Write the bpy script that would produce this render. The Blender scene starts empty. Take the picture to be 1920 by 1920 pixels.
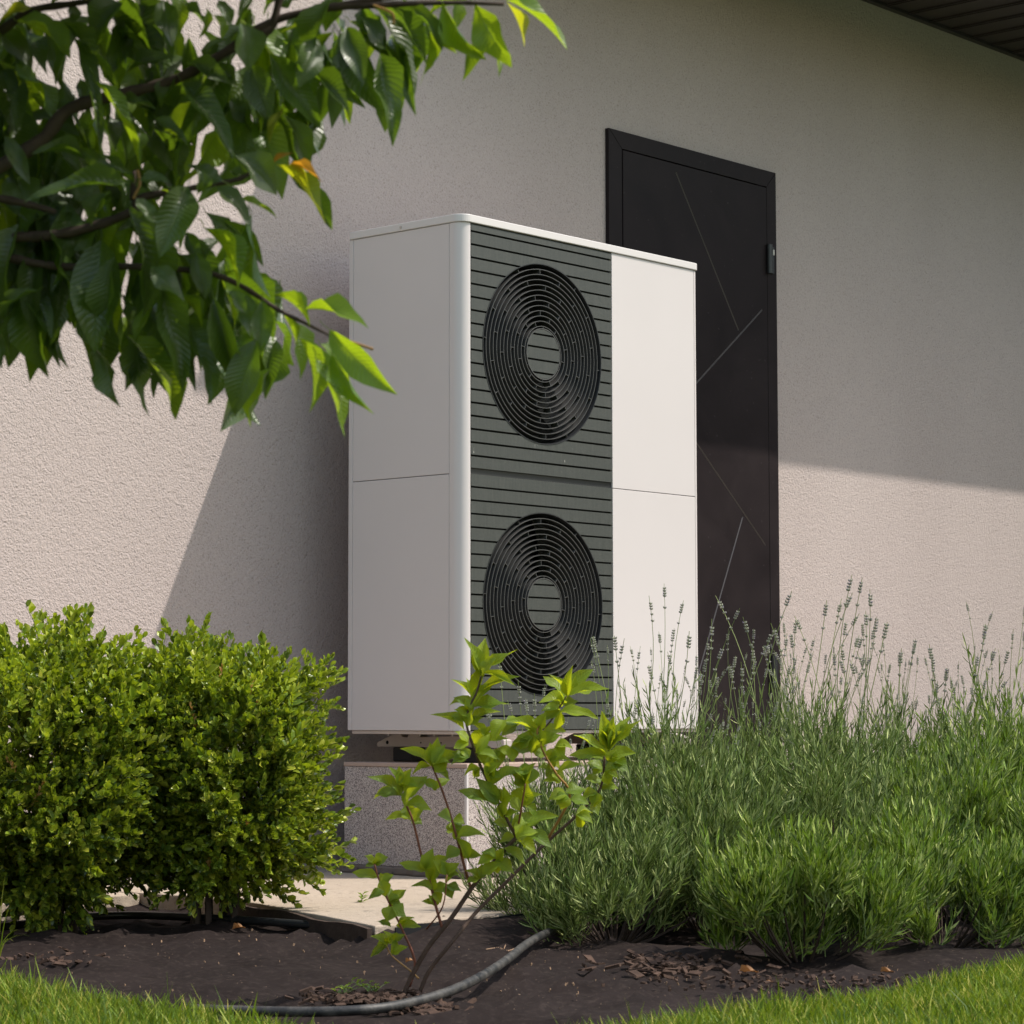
import bpy, bmesh, math, random
import numpy as np
from mathutils import Vector, Matrix, noise
random.seed(7); rng = np.random.default_rng(7)
S = bpy.context.scene
COL = S.collection

# ------------------------------------------------------------------ camera
CAM = Vector((-5.21465, -4.78024, 0.07320)); YAW, PITCH, ROLL, F = 0.848764, 0.078648, -0.001292, 4741.28
cf = Vector((math.sin(YAW)*math.cos(PITCH), math.cos(YAW)*math.cos(PITCH), math.sin(PITCH)))
_r = Vector((math.cos(YAW), -math.sin(YAW), 0)); _u = _r.cross(cf)
cr = _r*math.cos(ROLL)+_u*math.sin(ROLL); cu = -_r*math.sin(ROLL)+_u*math.cos(ROLL)
cd = bpy.data.cameras.new('camera'); cam = bpy.data.objects.new('camera', cd); COL.objects.link(cam)
M = Matrix.Identity(4)
for i in range(3): M[i][0], M[i][1], M[i][2], M[i][3] = cr[i], cu[i], -cf[i], CAM[i]
cam.matrix_world = M
cd.sensor_width = 36; cd.lens = F/1920*36; cd.clip_start = .05; cd.clip_end = 600
cd.dof.use_dof = True; cd.dof.focus_distance = 6.6; cd.dof.aperture_fstop = 18
S.camera = cam
def at(px, py, d): return CAM + d*(cf + cr*(px-960)/F - cu*(py-960)/F)
def gp(px, py, z):
    v = cf + cr*(px-960)/F - cu*(py-960)/F
    return CAM + v*((z-CAM.z)/v.z)

# ------------------------------------------------------------------ light
SUN = Vector((.87, -1.0, 1.9)).normalized()
EL = math.asin(SUN.z); AZ = math.atan2(SUN.x, SUN.y)
W = bpy.data.worlds.new('World'); S.world = W; W.use_nodes = True
nt = W.node_tree; nt.nodes.clear()
sky = nt.nodes.new('ShaderNodeTexSky'); sky.sky_type = 'NISHITA'; sky.sun_disc = False
sky.sun_elevation = EL; sky.sun_rotation = AZ; sky.air_density = 1.8; sky.dust_density = 2.4; sky.ozone_density = 1.0
bg = nt.nodes.new('ShaderNodeBackground'); bg.inputs[1].default_value = .15
wo = nt.nodes.new('ShaderNodeOutputWorld'); nt.links.new(sky.outputs[0], bg.inputs[0]); nt.links.new(bg.outputs[0], wo.inputs[0])
sl = bpy.data.lights.new('sun', 'SUN'); sl.energy = 3.2; sl.angle = math.radians(.5); sl.color = (1.0, .94, .85)
so = bpy.data.objects.new('sun', sl); COL.objects.link(so)
so.rotation_euler = SUN.to_track_quat('Z', 'Y').to_euler()
S.render.engine = 'CYCLES'
S.view_settings.view_transform = 'Standard'; S.view_settings.look = 'None'; S.view_settings.gamma = 1
S.view_settings.use_curve_mapping = False; S.view_settings.exposure = .62
S.cycles.max_bounces = 8; S.cycles.transparent_max_bounces = 8

# ------------------------------------------------------------------ materials
class NT:
    def __init__(s, name):
        s.m = bpy.data.materials.new(name); s.m.use_nodes = True; s.t = s.m.node_tree; s.t.nodes.clear()
        s.out = s.t.nodes.new('ShaderNodeOutputMaterial')
    def n(s, typ, ins=None, **kw):
        o = s.t.nodes.new(typ)
        for k, v in kw.items(): setattr(o, k, v)
        for k, v in (ins or {}).items():
            if hasattr(v, 'is_linked') or isinstance(v, bpy.types.NodeSocket): s.t.links.new(v, o.inputs[k])
            else: o.inputs[k].default_value = v
        return o
    def math(s, op, a, b=None, c=None):
        ins = {0: a}
        if b is not None: ins[1] = b
        if c is not None: ins[2] = c
        return s.n('ShaderNodeMath', ins, operation=op).outputs[0]
    def mix(s, f, a, b, mode='MIX'):
        o = s.n('ShaderNodeMix', None, data_type='RGBA', blend_type=mode)
        for i, v in ((0, f), (6, a), (7, b)):
            if isinstance(v, bpy.types.NodeSocket): s.t.links.new(v, o.inputs[i])
            else: o.inputs[i].default_value = (v if i == 0 else (*v[:3], 1))
        return o.outputs[2]
    def ramp(s, f, stops):
        o = s.n('ShaderNodeValToRGB', {0: f}); e = o.color_ramp.elements
        while len(e) < len(stops): e.new(.5)
        for x, (p, c) in zip(e, stops):
            x.position = p; x.color = (*c, 1) if len(c) == 3 else c
        return o.outputs[0]
    def noise(s, vec, scale, detail=3, rough=.55, dist=0):
        return s.n('ShaderNodeTexNoise', {'Vector': vec, 'Scale': scale, 'Detail': detail, 'Roughness': rough, 'Distortion': dist}).outputs[0]
    def obj(s): return s.n('ShaderNodeTexCoord').outputs['Object']
    def done(s, sh): s.t.links.new(sh, s.out.inputs[0]); return s.m
def g3(v): return (v, v, v)
def scaled(N, v, sc): return N.n('ShaderNodeMapping', {'Vector': v, 'Scale': sc}).outputs[0]

def simple(name, col, rough=.5, spec=.5, var=.08, vscale=6, bump=0, bscale=200, metal=0, coat=0):
    N = NT(name); v = N.obj()
    n = N.noise(v, vscale, 4)
    f = N.math('MULTIPLY', N.math('SUBTRACT', n, .5), var*4)
    k = N.math('ADD', f, 1.0)
    c = N.mix(1.0, col, N.n('ShaderNodeCombineColor', {0: k, 1: k, 2: k}).outputs[0], 'MULTIPLY')
    p = N.n('ShaderNodeBsdfPrincipled', {'Base Color': c, 'Roughness': rough, 'Specular IOR Level': spec, 'Metallic': metal, 'Coat Weight': coat})
    if bump:
        b = N.n('ShaderNodeBump', {'Height': N.noise(v, bscale, 3), 'Strength': .6, 'Distance': bump})
        N.t.links.new(b.outputs[0], p.inputs['Normal'])
    return N.done(p.outputs[0])

def stucco():
    N = NT('stucco'); v = N.obj()
    big = N.noise(scaled(N, v, (1, 1, .35)), 1.1, 4); mid = N.noise(v, 9, 4)
    vr = N.n('ShaderNodeMapping', {'Vector': v, 'Rotation': (.6, .9, .35)}).outputs[0]
    vo = N.n('ShaderNodeTexVoronoi', {'Vector': vr, 'Scale': 175}).outputs['Distance']
    gr = N.math('SUBTRACT', N.math('ADD', N.noise(vr, 175, 1.5, .5, .4), .12), N.math('MULTIPLY', vo, .22)); gr2 = N.noise(vr, 70, 2, .5, .8)
    base = N.mix(N.math('ADD', N.math('MULTIPLY', N.math('SUBTRACT', big, .5), 1.5), N.math('ADD', .35, N.math('MULTIPLY', mid, .3))), (.405, .338, .318), (.478, .404, .382))
    sp = N.ramp(gr, [(.26, g3(.72)), (.42, g3(.96)), (.62, g3(1.0)), (.78, g3(1.08))])
    c = N.mix(1.0, base, sp, 'MULTIPLY')
    h = N.math('ADD', N.math('MULTIPLY', gr, .65), N.math('MULTIPLY', gr2, .7))
    b = N.n('ShaderNodeBump', {'Height': h, 'Strength': 1.0, 'Distance': .0037})
    p = N.n('ShaderNodeBsdfPrincipled', {'Base Color': c, 'Roughness': .9, 'Specular IOR Level': .2, 'Normal': b.outputs[0]})
    return N.done(p.outputs[0])

def granite():
    N = NT('granite_plaster'); v = N.obj()
    vo = N.n('ShaderNodeTexVoronoi', {'Vector': v, 'Scale': 500}).outputs['Color']
    s = N.n('ShaderNodeSeparateColor', {0: vo}).outputs[0]
    c = N.ramp(s, [(.0, (.12, .10, .10)), (.24, (.17, .145, .145)), (.34, (.38, .325, .305)), (.8, (.50, .43, .40)), (1, (.66, .60, .55))])
    b = N.n('ShaderNodeBump', {'Height': s, 'Strength': .5, 'Distance': .001})
    p = N.n('ShaderNodeBsdfPrincipled', {'Base Color': c, 'Roughness': .6, 'Normal': b.outputs[0]})
    return N.done(p.outputs[0])

def concrete(name, a, b_, pit=.5):
    N = NT(name); v = N.obj()
    n1 = N.noise(v, 3, 5); n2 = N.noise(v, 45, 4, .65); n3 = N.noise(v, 220, 2)
    c = N.mix(N.math('ADD', N.math('MULTIPLY', n1, .6), N.math('MULTIPLY', n2, .4)), a, b_)
    pits = N.ramp(n2, [(.30, g3(1-pit)), (.40, g3(1)), (1, g3(1.05))])
    c = N.mix(1, c, pits, 'MULTIPLY')
    b = N.n('ShaderNodeBump', {'Height': N.math('ADD', n2, N.math('MULTIPLY', n3, .4)), 'Strength': .7, 'Distance': .006})
    p = N.n('ShaderNodeBsdfPrincipled', {'Base Color': c, 'Roughness': .9, 'Normal': b.outputs[0]})
    return N.done(p.outputs[0])

def grille_mat():
    N = NT('grille_plastic'); v = N.obj()
    st = N.noise(scaled(N, v, (14, 1, 1.5)), 9, 4, .6); fine = N.noise(v, 160, 3, .7)
    dust = N.math('MULTIPLY', N.math('MULTIPLY', st, fine), 1.9)
    oi = N.n('ShaderNodeObjectInfo').outputs['Random']
    base = N.mix(N.math('MULTIPLY', oi, .6), (.027, .032, .029), (.036, .041, .037))
    c = N.mix(N.math('MULTIPLY', dust, .26), base, (.20, .195, .175))
    sp = N.ramp(N.noise(scaled(N, v, (1, 1, .35)), 90, 2), [(.70, g3(0)), (.76, g3(1))])
    pos = N.n('ShaderNodeSeparateXYZ', {0: v}).outputs[2]
    low = N.ramp(N.math('ABSOLUTE', N.math('SUBTRACT', pos, .82)), [(0, g3(1)), (.10, g3(0))])
    c = N.mix(N.math('MULTIPLY', N.math('MULTIPLY', sp, low), .7), c, (.45, .44, .40))
    p = N.n('ShaderNodeBsdfPrincipled', {'Base Color': c, 'Roughness': N.math('ADD', .38, N.math('MULTIPLY', dust, .3)), 'Specular IOR Level': .4})
    return N.done(p.outputs[0])

def door_mat():
    N = NT('door_paint'); v = N.obj()
    n = N.noise(v, 3.5, 5, .6, .8); f = N.noise(v, 90, 3, .7)
    c = N.mix(N.ramp(n, [(.30, g3(0)), (.85, g3(1))]), (.015, .0115, .0125), (.028, .0215, .0225))
    sp = N.ramp(N.noise(v, 70, 1), [(.755, g3(0)), (.78, g3(1))])
    c = N.mix(N.math('MULTIPLY', sp, .25), c, (.09, .08, .08))
    b = N.n('ShaderNodeBump', {'Height': f, 'Strength': .15, 'Distance': .0008})
    p = N.n('ShaderNodeBsdfPrincipled', {'Base Color': c, 'Roughness': N.math('ADD', .34, N.math('MULTIPLY', n, .2)), 'Specular IOR Level': .07, 'Normal': b.outputs[0]})
    return N.done(p.outputs[0])

def leafmat(name, stops, trans, tf=.4, rough=.38, veins=0, vein_dark=.0, spec=.5, under=None):
    """stops: ramp of base colours over a per-leaf random number"""
    N = NT(name)
    geo = N.n('ShaderNodeNewGeometry'); oi = N.n('ShaderNodeObjectInfo')
    r = N.math('FRACT', N.math('ADD', geo.outputs['Random Per Island'], N.math('MULTIPLY', oi.outputs['Random'], 7.13)))
    c = N.ramp(r, stops)
    v = N.obj(); n = N.noise(v, 40, 3)
    c = N.mix(N.math('MULTIPLY', n, .35), c, (.14, .17, .045))
    tc = N.mix(.6, c, trans); nrm = None
    if veins:
        uv = N.n('ShaderNodeSeparateXYZ', {0: N.n('ShaderNodeTexCoord').outputs['UV']})
        au = N.math('ABSOLUTE', N.math('SUBTRACT', uv.outputs[0], .5))
        w = N.math('SINE', N.math('SUBTRACT', N.math('MULTIPLY', uv.outputs[1], veins*6.283), N.math('MULTIPLY', au, 16)))
        w = N.math('POWER', N.math('ABSOLUTE', w), 6)
        rib = N.ramp(au, [(0, g3(1)), (.035, g3(0))])
        vv = N.math('MAXIMUM', N.math('MULTIPLY', w, .45), rib)
        c = N.mix(N.math('MULTIPLY', vv, .22), c, (.22, .28, .08))
        tc = N.mix(N.math('MULTIPLY', vv, .30), tc, (.06, .12, .01))
        nrm = N.n('ShaderNodeBump', {'Height': vv, 'Strength': .5, 'Distance': .0015}, invert=True).outputs[0]
    if under: c = N.mix(geo.outputs['Backfacing'], c, N.mix(.5, c, under))
    ins = {'Base Color': c, 'Roughness': rough, 'Specular IOR Level': spec}
    ti = {'Color': tc}
    if nrm: ins['Normal'] = nrm; ti['Normal'] = nrm
    p = N.n('ShaderNodeBsdfPrincipled', ins)
    t = N.n('ShaderNodeBsdfTranslucent', ti)
    mx = N.n('ShaderNodeMixShader', {0: tf, 1: p.outputs[0], 2: t.outputs[0]})
    return N.done(mx.outputs[0])

def fabric_mat():
    N = NT('weed_fabric'); v = N.obj()
    n = N.noise(v, 4, 5, .6, .6); f = N.noise(v, 60, 4, .7)
    c = N.mix(n, (.006, .004, .0038), (.025, .0175, .016))
    du = N.ramp(f, [(.52, g3(0)), (.72, g3(1))])
    c = N.mix(N.math('MULTIPLY', du, .5), c, (.050, .038, .032))
    sp = N.ramp(N.noise(v, 170, 1), [(.755, g3(0)), (.79, g3(1))])
    c = N.mix(N.math('MULTIPLY', sp, .7), c, (.28, .20, .14))
    b = N.n('ShaderNodeBump', {'Height': N.math('ADD', N.math('MULTIPLY', f, .12), N.math('MULTIPLY', N.noise(v, 11, 2), 2)), 'Strength': .8, 'Distance': .011})
    p = N.n('ShaderNodeBsdfPrincipled', {'Base Color': c, 'Roughness': .85, 'Specular IOR Level': .1, 'Normal': b.outputs[0]})
    return N.done(p.outputs[0])

def pipe_mat():
    N = NT('weathered_pipe'); v = N.obj()
    n = N.noise(v, 30, 4, .7)
    g = N.n('ShaderNodeNewGeometry'); nz = N.n('ShaderNodeSeparateXYZ', {0: v}).outputs[2]
    c = N.mix(N.ramp(n, [(.40, g3(0)), (.70, g3(1))]), (.011, .011, .012), (.075, .069, .062))
    w = N.noise(scaled(N, v, (1, 1, 1)), 120, 2)
    p = N.n('ShaderNodeBsdfPrincipled', {'Base Color': c, 'Roughness': .55, 'Normal': N.n('ShaderNodeBump', {'Height': w, 'Strength': .4, 'Distance': .001}).outputs[0]})
    return N.done(p.outputs[0])

m_stucco = stucco(); m_gran = granite()
m_white = simple('white_coat', (.575, .530, .524), .38, .45, .022, 2.2)
m_lid = simple('white_lid', (.60, .565, .555), .38, .4, .01, 3)
m_dark = simple('black_plastic', (.018, .019, .021), .36, .5, .1, 20)
m_void = simple('black_void', (.006, .006, .006), .7, .2)
m_ring = simple('ring_plastic', (.058, .057, .056), .40, .7, .1, 30)
m_grille = grille_mat(); m_door = door_mat()
m_groove = simple('groove_light_tone', (.078, .069, .068), .4, .5)  # lighter tone imitating light caught in the pressed door grooves
m_steel = simple('steel', (.45, .43, .41), .4, .5, metal=.8)
m_rail = simple('painted_rail', (.46, .40, .37), .5)
m_rubber = simple('rubber', (.012, .011, .011), .7)
m_cap = simple('tan_cap', (.40, .30, .25), .55, .3)
m_slab = concrete('pale_concrete', (.30, .24, .185), (.42, .35, .275))
m_mortar = concrete('shadowed_mortar', (.10, .08, .07), (.20, .16, .135), .6)  # mortar darkened to imitate the shadow gap below the plinth
m_soffit = simple('soffit_metal', (.040, .031, .031), .45, .4, .05, 3)
m_fascia = simple('fascia_metal', (.035, .030, .030), .45)
m_fabric = fabric_mat(); m_pipe = pipe_mat()
m_soil = concrete('soil', (.035, .026, .020), (.09, .065, .05), .6)
m_turf = concrete('turf_soil', (.045, .080, .016), (.075, .115, .026), .5)
m_bark = simple('bark', (.055, .038, .030), .8, .2, .3, 40, .002, 120)
m_redstem = simple('red_stem', (.17, .055, .032), .5, .4, .25, 60)
m_brownstem = simple('brown_stem', (.075, .045, .033), .7, .3, .3, 60, .001, 200)
m_orangestem = simple('orange_twig', (.32, .17, .05), .5, .4, .25, 60)
m_cherry = leafmat('tree_leaf', [(0, (.011, .028, .008)), (.5, (.020, .045, .010)), (1, (.040, .080, .014))], (.34, .56, .010), .32, .32, 9, spec=.6, under=(.07, .11, .05))
m_cherryl = leafmat('sunlit_tree_leaf', [(0, (.045, .105, .012)), (.5, (.085, .17, .014)), (1, (.13, .22, .018))], (.62, .82, .008), .42, .36, 9, spec=.4)  # lighter copy of tree_leaf: sunlight put into the colour
m_cherryy = leafmat('yellow_leaf', [(0, (.14, .20, .012)), (1, (.22, .23, .015))], (.80, .80, .01), .55, .4, 9)
m_cherryo = leafmat('orange_leaf', [(0, (.35, .16, .02)), (1, (.42, .2, .02))], (1., .45, .02), .5, .4, 7)
m_hyd = leafmat('shrub_leaf', [(0, (.07, .15, .012)), (.45, (.15, .25, .016)), (1, (.26, .35, .020))], (.92, .96, .012), .46, .40, 6, spec=.30)
m_box = leafmat('boxwood_leaf', [(0, (.014, .035, .005)), (.28, (.055, .105, .010)), (.56, (.20, .28, .020)), (1, (.45, .45, .05))], (.50, .66, .012), .20, .30, spec=.45)  # near-black ramp end imitates shaded gaps between the leaves
m_boxy = leafmat('boxwood_sunlit_leaf', [(0, (.07, .13, .010)), (.4, (.20, .30, .018)), (1, (.44, .48, .05))], (.62, .75, .012), .26, .32, spec=.4)  # lighter boxwood copy, standing in for sun on the tops
m_boxo = leafmat('boxwood_dry', [(0, (.42, .20, .06)), (1, (.55, .33, .12))], (.8, .4, .1), .3, .5)
m_lav = leafmat('lavender_leaf', [(0, (.007, .016, .004)), (.34, (.030, .064, .011)), (.60, (.16, .25, .050)), (1, (.56, .60, .26))], (.30, .42, .08), .14, .55, spec=.12)  # darkest leaves stand in for shade inside the clump
m_lavf = leafmat('lavender_leaf_fresh', [(0, (.009, .022, .004)), (.28, (.036, .080, .009)), (.56, (.18, .30, .034)), (1, (.50, .54, .18))], (.34, .54, .02), .16, .5, spec=.15)  # dark ramp end imitates shaded gaps here too
m_lstalk = leafmat('lavender_stalk', [(0, (.17, .22, .08)), (1, (.28, .34, .13))], (.3, .4, .1), .15, .6, spec=.2)
m_lbud = leafmat('lavender_bud', [(0, (.30, .29, .26)), (.6, (.46, .47, .36)), (1, (.34, .28, .38))], (.3, .3, .25), .15, .7, spec=.15)
m_grass = leafmat('grass_blade', [(0, (.014, .045, .005)), (.36, (.055, .12, .010)), (.74, (.18, .27, .025)), (1, (.46, .38, .09))], (.46, .62, .015), .22, .5, spec=.15)  # darkest blades painted as shade between the others
m_dry = leafmat('dry_leaf', [(0, (.30, .13, .06)), (1, (.45, .22, .11))], (.5, .2, .05), .15, .7)
m_chip = simple('bark_chip', (.060, .036, .026), .85, .2, .5, 50)
m_twig = simple('dry_twig', (.28, .18, .115), .7, .2, .2, 40)
m_weed = leafmat('weed_leaf', [(0, (.09, .16, .03)), (1, (.17, .24, .06))], (.45, .6, .05), .35, .45)

# ------------------------------------------------------------------ mesh helpers
def link(name, me, m, parent=None, loc=None):
    o = bpy.data.objects.new(name, me); COL.objects.link(o)
    if m is not None and (not me.materials): me.materials.append(m)
    if parent: o.parent = parent
    if loc is not None: o.location = loc
    return o
def tag(o, label=None, cat=None, group=None, kind=None):
    if label: o['label'] = label
    if cat: o['category'] = cat
    if group: o['group'] = group
    if kind: o['kind'] = kind
    return o
def thing(name, label, cat, loc=(0, 0, 0), group=None):
    o = bpy.data.objects.new(name, None); COL.objects.link(o); o.location = loc; o.empty_display_size = .1
    return tag(o, label, cat, group)
class MB:
    def __init__(s): s.v = []; s.f = []; s.uv = []
    def add(s, vs, fs):
        b = len(s.v); s.v += [tuple(v) for v in vs]; s.f += [tuple(i+b for i in f) for f in fs]
    def box(s, x0, x1, y0, y1, z0, z1):
        s.add([(x, y, z) for z in (z0, z1) for y in (y0, y1) for x in (x0, x1)],
              [(0, 2, 3, 1), (4, 5, 7, 6), (0, 1, 5, 4), (2, 6, 7, 3), (0, 4, 6, 2), (1, 3, 7, 5)])
    def prism(s, poly, y0, y1):           # polygon in XZ, counter-clockwise seen from -Y, extruded along Y
        n = len(poly)
        s.add([(x, y0, z) for x, z in poly]+[(x, y1, z) for x, z in poly],
              [tuple(range(n)), tuple(range(2*n-1, n-1, -1))]+[(i, i+n, (i+1) % n+n, (i+1) % n) for i in range(n)])
    def prismz(s, poly, z0, z1):          # polygon in XY
        n = len(poly)
        s.add([(x, y, z0) for x, y in poly]+[(x, y, z1) for x, y in poly],
              [tuple(range(n-1, -1, -1)), tuple(range(n, 2*n))]+[(i, (i+1) % n, (i+1) % n+n, i+n) for i in range(n)])
    def prismx(s, poly, x0, x1):          # polygon in YZ
        n = len(poly)
        s.add([(x0, y, z) for y, z in poly]+[(x1, y, z) for y, z in poly],
              [tuple(range(n-1, -1, -1)), tuple(range(n, 2*n))]+[(i, (i+1) % n, (i+1) % n+n, i+n) for i in range(n)])
    def tube(s, pts, rad, k=6, cap=True):
        pts = [Vector(p) for p in pts]; n = len(pts)
        if not hasattr(rad, '__len__'): rad = [rad]*n
        up = Vector((0, 0, 1)); vs = []
        t0 = (pts[1]-pts[0]).normalized(); a = t0.orthogonal().normalized()
        for i, p in enumerate(pts):
            t = (pts[min(i+1, n-1)]-pts[max(i-1, 0)]).normalized()
            a = (a-t*a.dot(t)).normalized(); b = t.cross(a)
            for j in range(k):
                q = 2*math.pi*j/k; vs.append(p+(a*math.cos(q)+b*math.sin(q))*rad[i])
        fs = [(i*k+j, i*k+(j+1) % k, (i+1)*k+(j+1) % k, (i+1)*k+j) for i in range(n-1) for j in range(k)]
        if cap: fs += [tuple(range(k-1, -1, -1)), tuple((n-1)*k+j for j in range(k))]
        s.add(vs, fs)
    def mesh(s, name, smooth=False):
        me = bpy.data.meshes.new(name); me.from_pydata(s.v, [], s.f); me.update()
        if smooth: me.polygons.foreach_set('use_smooth', [True]*len(me.polygons))
        return me
    def build(s, name, m, parent=None, smooth=False, bevel=0, bseg=2, loc=None):
        me = s.mesh(name, smooth)
        if bevel:
            bm = bmesh.new(); bm.from_mesh(me)
            bmesh.ops.remove_doubles(bm, verts=bm.verts, dist=1e-6)
            es = [e for e in bm.edges if len(e.link_faces) == 2 and e.calc_face_angle(0) > .6]
            bmesh.ops.bevel(bm, geom=es, offset=bevel, segments=bseg, affect='EDGES', profile=.5, clamp_overlap=True)
            bm.to_mesh(me); bm.free()
            me.polygons.foreach_set('use_smooth', [False]*len(me.polygons))
        return link(name, me, m, parent, loc)
def smooth_pts(pts, sub=6):
    pts = [Vector(p) for p in pts]; out = []
    P = [pts[0]*2-pts[1]]+pts+[pts[-1]*2-pts[-2]]
    for i in range(1, len(P)-2):
        for k in range(sub):
            t = k/sub; a, b, c, d = P[i-1:i+3]
            out.append(.5*((2*b)+(c-a)*t+(2*a-5*b+4*c-d)*t*t+(3*b-a-3*c+d)*t**3))
    out.append(pts[-1]); return out
def np_mesh(name, V, Fc):
    V = np.asarray(V, np.float32); Fc = np.asarray(Fc, np.int32); k = Fc.shape[1]
    me = bpy.data.meshes.new(name); me.vertices.add(len(V)); me.vertices.foreach_set('co', V.ravel())
    me.loops.add(Fc.size); me.loops.foreach_set('vertex_index', Fc.ravel())
    me.polygons.add(len(Fc)); me.polygons.foreach_set('loop_start', np.arange(0, Fc.size, k, dtype=np.int32))
    me.update(calc_edges=True); return me

# ------------------------------------------------------------------ setting: ground, lawn, bed, pad
ZP = -.39      # paving level
ZL = -.425     # lawn level
YW = .665      # wall face
b = MB(); b.add([(-220, -220, -.50), (220, -220, -.50), (220, 220, -.50), (-220, 220, -.50)], [(0, 1, 2, 3)])
tag(b.build('ground', m_turf), kind='structure')

edge_px = [(-1500, 1650), (-900, 1690), (-420, 1765), (-150, 1825), (0, 1866), (120, 1888), (300, 1918), (480, 1938), (700, 1968), (960, 1990), (1150, 1968), (1300, 1934), (1420, 1912), (1560, 1896), (1680, 1876), (1800, 1852), (1920, 1826), (2100, 1790), (2500, 1735), (3200, 1650)]
edge = [gp(x, y, ZL) for x, y in edge_px]
edge = smooth_pts(edge, 5); edge2 = [(p.x, p.y) for p in edge]
def lawn_side(PX, PY):   # signed distance to the lawn edge, positive on the lawn (camera) side
    E_ = np.array(edge2); best = np.full(PX.shape, 1e9); sg = np.ones(PX.shape)
    for (ax, ay), (bx, by) in zip(E_[:-1], E_[1:]):
        dx, dy = bx-ax, by-ay; t = np.clip(((PX-ax)*dx+(PY-ay)*dy)/(dx*dx+dy*dy+1e-12), 0, 1)
        d = np.hypot(PX-ax-t*dx, PY-ay-t*dy); s = np.where(dx*(PY-ay)-dy*(PX-ax) < 0, 1, -1)
        m = d < best; best = np.where(m, d, best); sg = np.where(m, s, sg)
    return best*sg
n = len(edge2); back = Vector((-cf.x, -cf.y, 0)).normalized()
V = [(x, y, ZL) for x, y in edge2]+[(x+back.x*60, y+back.y*60, ZL) for x, y in edge2]
b = MB(); b.add(V, [(i, i+1, i+1+n, i+n) for i in range(n-1)])
b.add([(x, y, z) for x, y in edge2 for z in (ZL, ZL-.05)], [(2*i, 2*i+1, 2*i+3, 2*i+2) for i in range(n-1)])
tag(b.build('lawn', m_turf), kind='structure')

# planting bed sheet of landscape fabric, wrinkled
def bed_z(x, y):
    v = Vector((x*2.2, y*2.2, 0)); z = noise.noise(v)*.010+noise.noise(v*3.1)*.007
    u_ = x*.75-y*.66; w_ = x*.66+y*.75
    z += (1-abs(noise.noise(Vector((u_*1.1+.4*noise.noise(v*1.5), w_*5.5, 3)))))**7*.024+(1-abs(noise.noise(Vector((u_*4, w_*2.2+.5*noise.noise(v), 7)))))**9*.018
    if x > -1.4: z += .030*math.exp(-((y+.95)/.13)**2)*min(1, (x+1.4)/.3)
    return -.443+z
nx, ny = 230, 150; X = np.linspace(-5.2, 4.2, nx); Y = np.linspace(-3.9, .62, ny)
V = [(x, y, bed_z(x, y)) for y in Y for x in X]
V = np.array(V); V[:, 2] -= np.clip(lawn_side(V[:, 0], V[:, 1])+.02, 0, .05)*1.6
Fc = [(j*nx+i, j*nx+i+1, (j+1)*nx+i+1, (j+1)*nx+i) for j in range(ny-1) for i in range(nx-1)]
me = np_mesh('planting_bed', V, Fc); me.polygons.foreach_set('use_smooth', [True]*len(me.polygons))
tag(link('planting_bed', me, m_fabric), kind='structure')

# concrete pad round the plinth and the strip along the wall
def jag(pts, amp=.006, step=.06):
    out = []
    for (ax, ay), (bx, by) in zip(pts, pts[1:]+pts[:1]):
        L = math.hypot(bx-ax, by-ay); k = max(1, int(L/step))
        for i in range(k):
            t = i/k; q = amp*(random.random()-.5)*2 if i else 0
            out.append((ax+(bx-ax)*t-(by-ay)/L*q, ay+(by-ay)*t+(bx-ax)/L*q))
    return out
pad = [(-1.26, -.90), (2.9, -.80), (2.9, .662), (-.93, .662), (-.93, .24), (-.94, -.13)]
b = MB(); b.prismz(jag(pad), ZP-.075, ZP); o = b.build('paving', m_slab, None, bevel=.004); tag(o, kind='structure')
b = MB(); b.prismz(jag([(-6, .30), (-.935, .262), (-.935, .662), (-6, .662)]), ZP-.075, ZP-.002); o = b.build('path', m_slab, None, bevel=.004); tag(o, kind='structure')

# ------------------------------------------------------------------ house wall and roof
wall = thing('house_wall', 'pale grey rough stucco wall behind the heat pump and door', 'wall', (0, YW, -.45))
DX0, DX1, DZ1 = 1.458, 2.447, 2.081
b = MB()
b.box(-14, DX0, 0, .3, 0, 3.9); b.box(DX1, 11, 0, .3, 0, 3.9); b.box(DX0, DX1, 0, .3, DZ1+.45, 3.9)
b.build('stucco_face', m_stucco, wall)
b = MB(); b.box(6.9, 11, -7.2, -.001, 0, 3.9); b.build('added_shade_wing', m_stucco, wall)  # unseen wing, added to cut low sky light from the right
b = MB(); b.box(DX0, DX1, .12, .3, 0, DZ1+.45); b.build('door_recess', m_void, wall)

HS = 2.885
roof = thing('roof_overhang', 'dark brown metal eaves with ribbed soffit over the door', 'roof', (0, 0, 0))
XE = .445
random.seed(3)
x = XE+.02; first = None
while x < 6.7:
    if first is None:
        q = MB(); q.box(0, .148, -.195, YW-.03, 0, .012); q.box(.0, .006, -.195, YW-.03, -.006, 0); q.box(.142, .148, -.195, YW-.03, -.006, 0)
        first = q.build('soffit_board', m_soffit, roof, loc=(x, 0, HS)); first.location = (x, 0, HS)
    else:
        o = first.copy(); COL.objects.link(o); o.location = (x, 0, HS); o.parent = roof
    x += .162
b = MB(); b.box(XE, 6.88, YW-.028, YW-.002, HS-.012, HS+.012); b.build('wall_trim', m_fascia, roof)
b = MB(); b.box(XE, 6.88, -.21, YW-.002, HS+.016, HS+.095); b.build('roof_deck', m_fascia, roof)
b = MB(); b.box(XE, 6.88, -.2245, -.2105, HS-.03, HS+.09); b.build('fascia', m_fascia, roof)
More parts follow.
